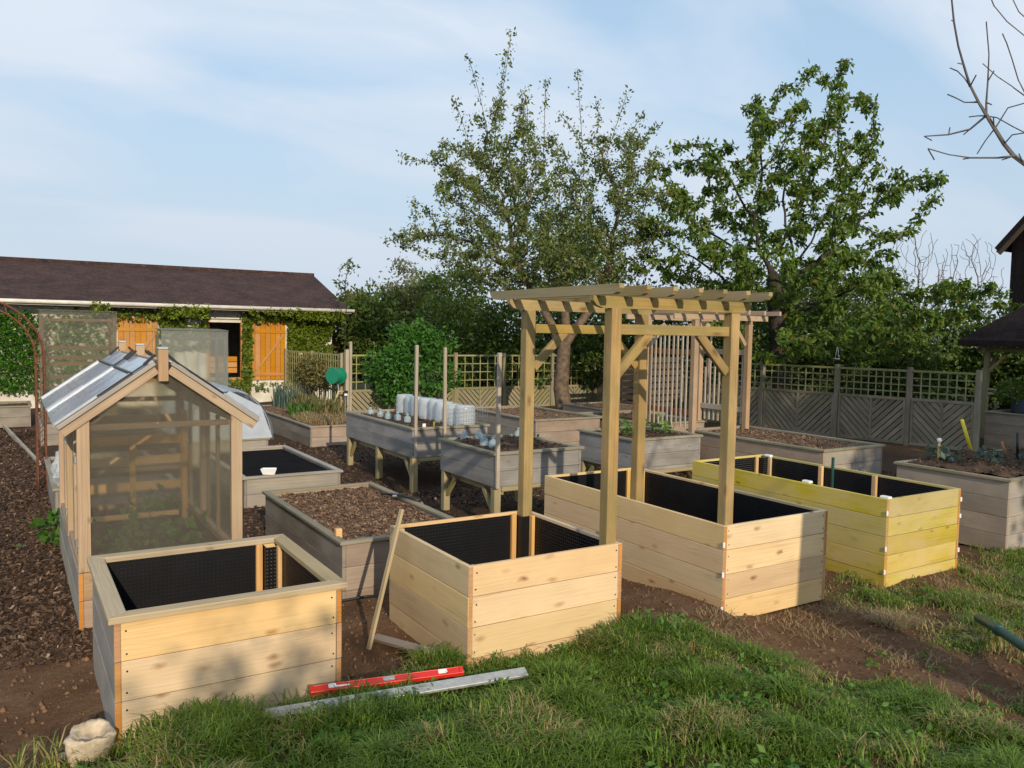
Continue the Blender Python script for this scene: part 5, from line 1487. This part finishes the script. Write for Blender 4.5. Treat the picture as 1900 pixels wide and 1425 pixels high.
# ------------------------------------------------------------------ lawn
LV0, LV1 = np.array([1.145, 4.332]), np.array([2.642, 4.075])
def lawn():
    rng = np.random.default_rng(9)
    n = 360000
    x = rng.uniform(-.9, 9.6, n); y = rng.uniform(1.7, 5.0, n)
    # keep only what lies within or close to the field of view
    dep = x * FV[0] + y * FV[1]; lat = x * RV[0] + y * RV[1]
    vis = (np.abs(lat) < dep * .66 + .4) & (dep > 3.2)
    x, y = x[vis], y[vis]
    g = grass_mask(x, y)
    keep = rng.random(len(x)) < g * (.30 + 1.2 * smooth(.28, .62, fbm(x * 3.4, y * 3.4, 50)))
    for (bx_, by_, bw, bl) in BEDS:
        keep &= ~((x > bx_ - .01) & (x < bx_ + bw + .01) & (y > by_ - .012) & (y < by_ + bl))
    x, y = x[keep], y[keep]
    tuft = fbm(x * 2.6, y * 2.6, 60)
    H = (.034 + .098 * smooth(.34, .74, tuft)) * (.75 + .5 * rng.random(len(x)))
    front = smooth(3.8, 4.35, y) * (1 - smooth(3.9, 4.4, x))
    H = H * (1 + .12 * front)
    # pressed down along the level and the straight edge
    d = LV1 - LV0; L = np.linalg.norm(d); d = d / L
    rel = np.stack([x, y], 1) - LV0; s = rel @ d; q = rel @ np.array([-d[1], d[0]])
    near = (s > -.02) & (s < L + .02)
    press = near * np.exp(-((q + .06) / .13) ** 2)
    press = np.maximum(press, near * (q < .02) * (q > -.35) * .6)
    H = H * (1 - .40 * press)
    H = np.where(x > 5.2, H * .75, H)
    B = np.stack([x, y, ground_h(x, y) - .006], 1)
    st = rng.random(len(x)); dry = fbm(x * 3.3 + 7, y * 3.3, 77)
    straw = np.clip(st * .80 + smooth(.48, .66, dry) * .45 + .22 * smooth(4.2, 6, x + (3 - y) * .5), 0, 1)
    V, F, t = blades(B, H, .0084, .9, rng, straw)
    o = put('grass', tri_mesh('grass', V, F, t), M['grass'])
    tag(o, 'rough tufted grass in front of the new beds', 'grass', kind='stuff')
    # dry thatch lying on the worn ground
    m = 15000
    x = rng.uniform(3.6, 9.2, m); y = rng.uniform(1.9, 4.45, m)
    k = rng.random(m) < smooth(.42, .62, fbm(x * 2.4, y * 2.4, 90)) * .8 + .04
    x, y = x[k], y[k]
    B = np.stack([x, y, ground_h(x, y) + .002], 1)
    V, F, t = blades(B, np.full(len(x), .035), .005, 2.6, rng)
    o = put('thatch', tri_mesh('thatch', V, F, t), M['straw'])
    tag(o, 'dry straw-coloured thatch scattered on the bare ground', 'dry grass', kind='stuff')
    # broad-leaved weeds among the grass
    k_ = 420
    wx = rng.uniform(.2, 7.5, k_); wy = rng.uniform(2.3, 4.4, k_)
    ok = rng.random(k_) < grass_mask(wx, wy) * .9 + .05
    for (bx_, by_, bw, bl) in BEDS: ok &= ~((wx > bx_ - .05) & (wx < bx_ + bw + .05) & (wy > by_ - .05) & (wy < by_ + bl))
    wx, wy = wx[ok], wy[ok]; nl = 9
    P = np.repeat(np.stack([wx, wy, ground_h(wx, wy) + .035], 1), nl, 0) + rng.normal(size=(len(wx) * nl, 3)) * np.array([.028, .028, .012])
    o_ = np.concatenate([rng.normal(size=(len(P), 2)), np.full((len(P), 1), .35)], 1)
    o = put('weeds', leaves_mesh('weeds', P, .045, rng, 0, .6, .3, o_), M['seedling'])
    tag(o, 'small broad-leaved weeds scattered through the rough grass', 'weeds', kind='stuff')
    # clods and small stones
    m = 16000
    x = rng.uniform(-.9, 9, m); y = rng.uniform(2.4, 6.6, m)
    k = (grass_mask(x, y) < .3)
    for (bx_, by_, bw, bl) in BEDS:
        k &= ~((x > bx_ - .0) & (x < bx_ + bw) & (y > by_) & (y < by_ + bl))
    x, y = x[k], y[k]; n = len(x)
    oct_ = np.array([(1, 0, 0), (-1, 0, 0), (0, 1, 0), (0, -1, 0), (0, 0, 1), (0, 0, -1)], float)
    sz = .004 + .022 * rng.random(n) ** 5
    V = np.stack([x, y, ground_h(x, y)], 1)[:, None, :] + oct_[None] * sz[:, None, None] * rng.uniform(.6, 1.3, (n, 6, 1))
    f0 = np.array([(0, 2, 4), (2, 1, 4), (1, 3, 4), (3, 0, 4), (2, 0, 5), (1, 2, 5), (3, 1, 5), (0, 3, 5)])
    F = (np.arange(n)[:, None, None] * 6 + f0[None]).reshape(-1, 3)
    o = put('soil_clods', tri_mesh('soil_clods', V.reshape(-1, 3), F, None, True), M['clod'])
    tag(o, 'small clods and stones on the bare soil', 'clods', kind='stuff')
M['clod'] = plain('soil_clod', (.17, .098, .056), .95, .1, 6, .45)
lawn()
clump('straw_heap', 'pale heap of dry straw on the soil by the long pine bed', 6.05, 3.85, float(ground_h(6.05, 3.85)) - .01, .17, .12, .10, 900, 'straw', 320, .006, 1.6, 'straw')

# ------------------------------------------------------------------ plants in the beds
def sprigs(name, label, pts, leaf, size, seed, nl=26, rad_=.08, cat='plant', group=None):
    rng = np.random.default_rng(seed)
    for i, (x, y, z) in enumerate(pts):
        lab = label if isinstance(label, str) else label[i]
        root = empty(name, (x, y, z), lab, cat, group)
        P = rng.normal(size=(nl, 3)) * np.array([rad_, rad_, rad_ * .5]) + np.array([0, 0, rad_ * .9])
        put('foliage', leaves_mesh('foliage', P, size, rng, -.2, .6), M[leaf], root, (x, y, z))
        tube('stem', [(x, y, z - .03), (x, y, z + rad_)], .006, M['seedling'], root, 5)
sprigs('seedling', ['yellow-green sprig at the left of the silver grey bed', 'green sprig in the middle of the silver grey bed', 'green sprig at the right of the silver grey bed', 'pale sprig in front corner of the silver grey bed'], [(8.05, 9.9, .76), (8.35, 9.6, .76), (8.6, 9.35, .76), (7.85, 9.3, .75)], 'seedling', .08, 401, 46, .10, group='young plants in the silver grey bed')
sprigs('seedling', 'tiny green seedling in the small bed on legs', [(5.55, 8.45, .90)], 'seedling', .05, 402, 16, .04)
sprigs('kale_plant', ['blue-green kale at the left corner of the dark soil bed', 'blue-green kale in the middle of the dark soil bed', 'blue-green kale at the right of the dark soil bed', 'kale beside the white knobbed handle'], [(9.6, 5.5, .80), (10.1, 5.25, .82), (10.6, 4.95, .82), (9.85, 5.75, .80)], 'kale_leaf', .085, 403, 34, .06, group='kale plants at right')
sprigs('seedling', ['green tray plant inside the greenhouse near the sheet', 'green tray plant inside the greenhouse at centre', 'green tray plant inside the greenhouse at right', 'low green plant at back of the greenhouse'], [(.75, 7.1, .42), (.95, 7.6, .44), (1.2, 7.2, .42), (1.15, 8.2, .46)], 'seedling', .10, 404, 60, .12, group='plants inside the greenhouse')
sprigs('seedling', ['weed tuft at the foot of the greenhouse base', 'weed tuft beside the path bed'], [(.34, 9.35, .03), (.36, 10.1, .03)], 'seedling', .12, 405, 30, .08, group='weeds by the left path')

# ------------------------------------------------------------------ stakes, cloches, jars
stk = [((4.80, 12.80), 2.05, 'tall pale stake at the back of the cloche bed'), ((4.79, 10.24), 2.05, 'tall pale stake at the front corner of the cloche bed'),
       ((5.235, 10.22), 2.02, 'tall pale stake midway along the cloche bed front'), ((4.63, 7.74), 2.02, 'tall pale stake at the corner of the small bed on legs')]
for (x, y), zt, lab in stk:
    o = plank('stake', (x, y, .50), (x + random.uniform(-.012, .012), y, zt), .042, .04, M['stake'], None, (1, 0, 0)); tag(o, lab, 'stake', 'stakes on the raised beds')

def cloche(x, y, z, w_, h_, lab, ry):
    prof = []
    V = []; F = []
    n = 10
    for (rr, zz) in ((1.0, 0), (.985, .06), (.96, .80), (.93, .93), (.84, .985), (.12, 1.0)):
        for k in range(n):
            t = 2 * math.pi * k / n + math.pi / n
            cc = math.cos(t); ss = math.sin(t); sq = 1 / max(abs(cc), abs(ss)) ** .75
            V.append((cc * sq * w_ * .5 * rr, ss * sq * w_ * .5 * rr, zz * h_))
    for i in range(5):
        for k in range(n): F.append((i * n + k, i * n + (k + 1) % n, (i + 1) * n + (k + 1) % n, (i + 1) * n + k))
    F.append(tuple(range(5 * n, 6 * n))); F.append(tuple(range(n))[::-1])
    o = put('cloche', pyd('cloche', V, F, True), M['cloche'], None, (x, y, z), (0, 0, ry))
    return tag(o, lab, 'cloche', 'milky cloches on the large bed on legs')
ordn = ['rearmost', 'second from the back', 'third from the back', 'fourth from the back', 'fourth from the front', 'third from the front', 'second from the front', 'frontmost']
for i in range(8):
    t = i / 7
    cloche(5.70 + .02 * math.sin(i * 2), 12.62 - t * 2.1,   .845, .285, .33 + .01 * math.sin(i * 5), 'milky plastic cloche, ' + ordn[i] + ' of the cloche row', .1 * math.sin(i * 3))

def jar(x, y, z, r_, h_, lab, grp):
    root = empty('bottle_cloche', (x, y, z), lab, 'cloche', grp)
    lathe('body', [(r_, 0), (r_ * 1.02, h_ * .1), (r_, h_ * .55), (r_ * .85, h_ * .75), (r_ * .35, h_ * .92), (r_ * .3, h_)], M['jar'], root, (x, y, z), 14)
    lathe('rim', [(r_ * .30, h_), (r_ * .42, h_ + .004), (r_ * .42, h_ + .02), (r_ * .3, h_ + .024)], M['jar'], root, (x, y, z), 12)
JH = 'bottle cloches on the large bed'
for i, (x, y) in enumerate([(5.02, 12.45), (5.06, 12.15), (5.07, 11.85), (5.12, 11.6), (5.15, 11.3)]):
    jar(x, y, .855, .055, .11, 'clear cut-off bottle, ' + ['rearmost', 'second from the back', 'middle', 'fourth from the back', 'frontmost'][i] + ' along the cloche bed rim', JH)
JI = 'bottle cloches on the small bed'
for i, (x, y) in enumerate([(4.86, 8.95), (5.10, 9.0), (4.92, 8.55), (4.93, 8.35), (5.7, 9.0)]):
    jar(x, y, .865, .055, .11, 'clear bottle on the small bed on legs, ' + ['back left corner', 'back edge middle', 'left edge behind the stake', 'left edge nearest the stake', 'back right corner'][i], JI)
# plant labels and netting on the big bed
o = put('plant_label', box_mesh(.05, .004, .08, .001), M['white'], None, (4.98, 10.36, .90)); tag(o, 'white plant label by the front rim of the cloche bed', 'plant label')
o = put('plant_label', box_mesh(.025, .004, .09, .001), M['yellowpaint'], None, (5.2, 10.5, .90)); tag(o, 'small yellow plant label behind the front rim stake', 'plant label')
def net():
    V = []; F = []
    r = empty('plant_net', (5.6, 10.24, .88), 'fine dark netting hung between the front stakes', 'net')
    bmv = []
    def st(p, q): tube('strand', [p, q], .0022, M['greyplastic'], r, 3)
    for i in range(17): st((5.24 + i * .043, 10.225, .86), (5.25 + i * .043, 10.225, 1.20))
    for k in range(6): st((5.24, 10.228, .90 + k * .06), (5.93, 10.228, .90 + k * .06))
net()
# white bag lumps in small bed
o = put('plastic_scoop', pyd('plastic_scoop', [(-.07, -.03, 0), (.07, -.03, 0), (.045, .03, 0), (-.045, .03, 0), (-.10, -.05, .075), (.10, -.05, .075), (.085, .05, .075), (-.085, .05, .075), (-.075, -.03, .06), (.075, -.03, .06), (.065, .035, .06), (-.065, .035, .06), (-.05, -.015, .015), (.05, -.015, .015), (.03, .015, .015), (-.03, .015, .015)],
        [(3, 2, 1, 0), (0, 1, 5, 4), (1, 2, 6, 5), (2, 3, 7, 6), (3, 0, 4, 7), (4, 5, 9, 8), (5, 6, 10, 9), (6, 7, 11, 10), (7, 4, 8, 11), (8, 9, 13, 12), (9, 10, 14, 13), (10, 11, 15, 14), (11, 8, 12, 15), (12, 13, 14, 15)]), M['white'], None, (2.78, 10.27, .402), (0, 0, -.4))
tag(o, 'white plastic scoop on the rim of the black-covered bed', 'scoop')

# ------------------------------------------------------------------ hose reel and tap
def reel():
    r = empty('hose_reel', (7.28, 20.35, 1.04), 'green plastic hose reel on the grey corner post', 'hose reel')
    c = Vector((7.25, 20.33, 1.04))
    def disc(nm, x, rr, t, mat):
        n = 24
        V = [(sx * t / 2, math.cos(2 * math.pi * k / n) * rr, math.sin(2 * math.pi * k / n) * rr) for sx in (-1, 1) for k in range(n)]
        F = [tuple(range(n)), tuple(range(n, 2 * n))[::-1]] + [(k, n + k, n + (k + 1) % n, (k + 1) % n) for k in range(n)]
        put(nm, pyd(nm, V, F), mat, r, c + Vector((x, 0, 0)), (0, 0, .5))
    disc('side_disc', -.12, .21, .03, M['reelgreen']); disc('side_disc', .1, .21, .03, M['reelgreen'])
    disc('drum', -.01, .13, .2, M['reelgreen']); disc('coiled_hose', -.01, .18, .17, M['reelgreen'])
    put('bracket', box_mesh(.22, .12, .14, .01), M['greyplastic'], r, c + Vector((.22, .02, -.02)))
    tube('hose', [c + Vector((0, -.1, -.22)), c + Vector((.02, -.12, -.45)), c + Vector((-.12, -.12, -.7)), c + Vector((-.3, -.1, -.9))], .016, M['greyplastic'], r, 7)
    t = empty('garden_tap', (7.42, 20.2, .4), 'garden tap with pale yellow hose on the corner post', 'tap')
    tube('pipe', [(7.5, 20.28, .0), (7.5, 20.28, .62)], .02, M['black'], t, 8)
    put('tap_body', box_mesh(.12, .06, .07, .012), M['black'], t, (7.46, 20.24, .62))
    put('handle', box_mesh(.08, .04, .06, .01), M['white'], t, (7.45, 20.2, .55))
    tube('hose', [(7.4, 20.22, .64), (7.25, 20.2, .64), (7.2, 20.2, .5), (7.2, 20.2, .25), (7.28, 20.2, .02)], .02, M['hoseyellow'], t, 8)
reel()
o = plank('fence_post', (7.56, 20.33, -.05), (7.56, 20.33, 1.72), .17, .12, M['stake'], None, (1, 0, 0)); tag(o, 'thick grey corner post carrying the hose reel', 'post')

# ------------------------------------------------------------------ loose things at the front
def stone_basin():
    g = float(ground_h(.30, 4.46)) + .02
    prof = [(.005, -.05), (.10, -.05), (.118, .0), (.126, .05), (.130, .10), (.133, .14), (.128, .152), (.105, .150), (.092, .142), (.078, .115), (.05, .098), (.005, .095)]
    o = lathe('stone_basin', prof, M['stone'], None, (.312, 4.47, g), 34, .10, 4)
    rs_ = np.random.default_rng(4)
    for v in o.data.vertices:
        k = 1 + (float(fbm(v.co.x * 22 + v.co.z * 15, v.co.y * 22 + 3, 8)) - .5) * .30 + rs_.normal() * .012
        v.co.x *= k; v.co.y *= k; v.co.z += (float(fbm(v.co.x * 30, v.co.y * 30, 12)) - .5) * .035
    tag(o, 'rough pale stone basin by the corner of the first bed', 'stone basin')
    o.scale = (.84, .75, .86); o.rotation_euler = (rad(7), 0, .4)
    def rock(x, y, s, lab, sd):
        bm = bmesh.new(); bmesh.ops.create_icosphere(bm, subdivisions=2, radius=s)
        rg = random.Random(sd)
        for v in bm.verts:
            v.co *= 1 + rg.uniform(-.16, .16); v.co.z *= .65
        me = bpy.data.meshes.new('rock'); bm.to_mesh(me); bm.free()
        me.polygons.foreach_set('use_smooth', [True] * len(me.polygons))
        o = put('stone', me, M['stone'], None, (x, y, float(ground_h(x, y)) + s * .25)); tag(o, lab, 'stone', 'loose stones')
    rock(.20, 4.58, .035, 'small pale stone left of the stone basin', 1)
    rock(.36, 4.50, .05, 'knobbly pale stone between basin and bed corner', 2)
    rock(6.62, 4.42, .05, 'squarish pale stone by the yellow bed', 3)
stone_basin()

def level():
    zg = max(float(ground_h(1.5, 4.35)), float(ground_h(2.3, 4.2))) + .068
    a = Vector((1.44, 4.425, zg + .005)); b = Vector((2.30, 4.235, zg + .012))
    d = (b - a).normalized(); L = (b - a).length
    r = empty('spirit_level', tuple((a + b) / 2), 'red spirit level lying in the grass before the beds', 'spirit level')
    up = Vector((-d.y, d.x, .35))
    # I-beam of two flanges and a web
    n = Vector((-d.y, d.x, 0))
    plank('web', a, b, .044, .018, M['red'], r, tuple(up))
    u = (up - d * up.dot(d)).normalized(); f = u.cross(d)
    for s in (-1, 1):
        plank('flange', a + u * s * .024, b + u * s * .024, .007, .026, M['red'], r, tuple(up))
    for t, ln in ((.5, .07), (.13, .045), (.87, .055)):
        p = a + (b - a) * t
        plank('vial', p - d * ln / 2 - f * .011 + u * .006, p + d * ln / 2 - f * .011 + u * .006, .03, .012, M['greyplastic'] if t == .5 else M['white'], r, tuple(up))
        plank('vial', p - d * ln / 2 + f * .011 + u * .006, p + d * ln / 2 + f * .011 + u * .006, .03, .012, M['greyplastic'] if t == .5 else M['white'], r, tuple(up))
    p = a + (b - a) * .2
    plank('print_strip', p - d * .04 - f * .0105, p + d * .04 - f * .0105, .012, .003, M['white'], r, tuple(up)); plank('print_strip', p - d * .04 + f * .0105, p + d * .04 + f * .0105, .012, .003, M['white'], r, tuple(up))
    for p in (a, b): plank('end_cap', p - d * .012, p + d * .012, .058, .03, M['red'], r, tuple(up))
    z2 = zg - .025
    e = plank('straight_edge', (1.145, 4.325, z2), (2.66, 4.06, z2 + .02), .07, .022, plain('dull_aluminium', (.40, .41, .40), .55, .4, 20, .2, Metallic=.4), None, (.1, .9, .35)); tag(e, 'long grey aluminium straight edge lying beside the red level', 'straight edge')
level()

o = plank('leaning_stick', (2.11, 5.26, -.02), (2.455, 5.47, .93), .04, .022, M['capnew'], None, (0, 1, .3)); tag(o, 'thin wooden stick leaning against the square pine bed', 'stick')
o = plank('ground_batten', (2.20, 5.35, .05), (2.36, 4.68, .13), .06, .03, M['greywarm'], None, (1, 0, .4)); tag(o, 'short batten lying on the soil between the front beds', 'batten')
tube('soil_hose', [(1.75, 6.22, .06), (2.0, 6.2, .05), (2.2, 6.2, .055), (2.45, 6.18, .065), (2.6, 6.16, .06)], .012, M['black'], None, 7)
tag(bpy.data.objects['soil_hose'], 'black water pipe running along the soil behind the stick', 'pipe')
tube('green_pole', [(6.52, 3.42, .05), (6.3, 3.15, .08), (6.0, 2.8, .11), (5.4, 2.1, .17)], .034, M['darkgreen'], None, 12)
tag(bpy.data.objects['green_pole'], 'dark green metal pole lying on the worn grass at right', 'pole')
o = lathe('pole_collar', [(.036, -.03), (.043, -.025), (.043, .025), (.036, .03)], M['darkgreen'], bpy.data.objects['green_pole'], (6.3, 3.15, .08), 12)
o.rotation_euler = Vector((-.66, -.75, .08)).to_track_quat('Z', 'Y').to_euler()
o = plank('marker_stick', (7.32, 5.4, .1), (7.345, 5.42, 1.0), .028, .022, M['darkgreen'], None, (1, 0, 0)); tag(o, 'dark green stick standing in the yellow bed', 'stick')
o = put('timber_block', box_mesh(.055, .05, .09, .004), M['batten'], None, (2.36, 6.56, .515)); tag(o, 'pale timber block on the corner of the chip bed', 'block')
r_ = empty('pipe_fitting', (3.47, 7.75, .5), 'black pipe fitting clipped to the chip bed rim', 'pipe fitting')
tube('pipe', [(3.40, 8.1, .49), (3.44, 7.78, .53), (3.5, 7.6, .525), (3.56, 7.5, .51)], .014, M['black'], r_, 7)
put('valve', box_mesh(.06, .05, .04, .01), M['black'], r_, (3.46, 7.72, .535)); put('clip', box_mesh(.05, .018, .02, .004), M['alu'], r_, (3.40, 7.76, .525))
o = plank('path_edging', (.40, 14.8, .02), (-.25, 22.2, .05), .09, .04, M['stake'], None); tag(o, 'pale edging board along the left mulched path', 'edging')

# bag of clear plastic beside the greenhouse
bm = bmesh.new(); bmesh.ops.create_icosphere(bm, subdivisions=3, radius=1)
rg = random.Random(12)
for v in bm.verts:
    v.co = Vector((v.co.x * .16, v.co.y * .2, v.co.z * .24)) * (1 + rg.uniform(-.2, .2))
me = bpy.data.meshes.new('plastic_bag'); bm.to_mesh(me); bm.free()
o = put('plastic_bag', me, M['cloche'], None, (.56, 10.5, .60)); tag(o, 'crumpled clear plastic bag behind the greenhouse corner', 'bag')
bm = bmesh.new(); bmesh.ops.create_icosphere(bm, subdivisions=2, radius=1)
for v in bm.verts: v.co = Vector((v.co.x * .16, v.co.y * .12, v.co.z * .09)) * (1 + rg.uniform(-.15, .15))
me = bpy.data.meshes.new('white_bag'); bm.to_mesh(me); bm.free(); me.polygons.foreach_set('use_smooth', [True] * len(me.polygons))
o = put('white_bag', me, M['cloche'], None, (6.35, 10.6, .03)); tag(o, 'white bag on the ground behind the small bed on legs', 'bag')

# tools standing in the right-hand bed
o = tube('tool_handle', [(10.98, 5.95, .72), (10.86, 6.05, 1.19)], .022, M['yellowpaint'], None, 10); tag(o, 'bright yellow tool handle slanting out of the right bed', 'tool')
r_ = empty('hand_fork', (9.62, 5.62, .8), 'white-knobbed handle standing in the right bed', 'tool')
tube('shaft', [(9.62, 5.62, .74), (9.625, 5.62, 1.0)], .014, M['batten'], r_, 8); lathe('knob', [(.002, -.03), (.022, -.022), (.03, 0), (.022, .022), (.002, .03)], M['white'], r_, (9.625, 5.62, 1.03), 12)
r_ = empty('rake', (10.75, 5.2, .8), 'black-handled rake with green head in the right bed', 'tool')
tube('shaft', [(10.62, 5.2, .82), (10.62, 5.22, 1.12)], .016, M['black'], r_, 8)
tube('orange_shaft', [(10.55, 5.3, .82), (10.47, 5.32, 1.0)], .013, M['orange'], r_, 8)
for k in range(7): tube('tine', [(10.62, 5.2, .86), (10.5 + k * .045, 5.1, .80)], .006, M['darkgreen'], r_, 5)
r_ = empty('bird_feeder', tuple(P3(1553, 668, 16.5)), 'small hanging bird feeder in front of the chevron fence', 'bird feeder')
bf = Vector(P3(1553, 668, 16.5))
lathe('dish', [(.002, 0), (.05, .005), (.07, .03), (.066, .032), (.045, .012), (.002, .008)], M['alu'], r_, bf, 12)
for s in (-1, 1): tube('wire', [bf + Vector((.06 * s, 0, .03)), bf + Vector((.01 * s, 0, .26))], .004, M['white'], r_, 4)
tube('wire', [bf + Vector((0, 0, .26)), bf + Vector((0, 0, .9))], .004, M['black'], r_, 4)
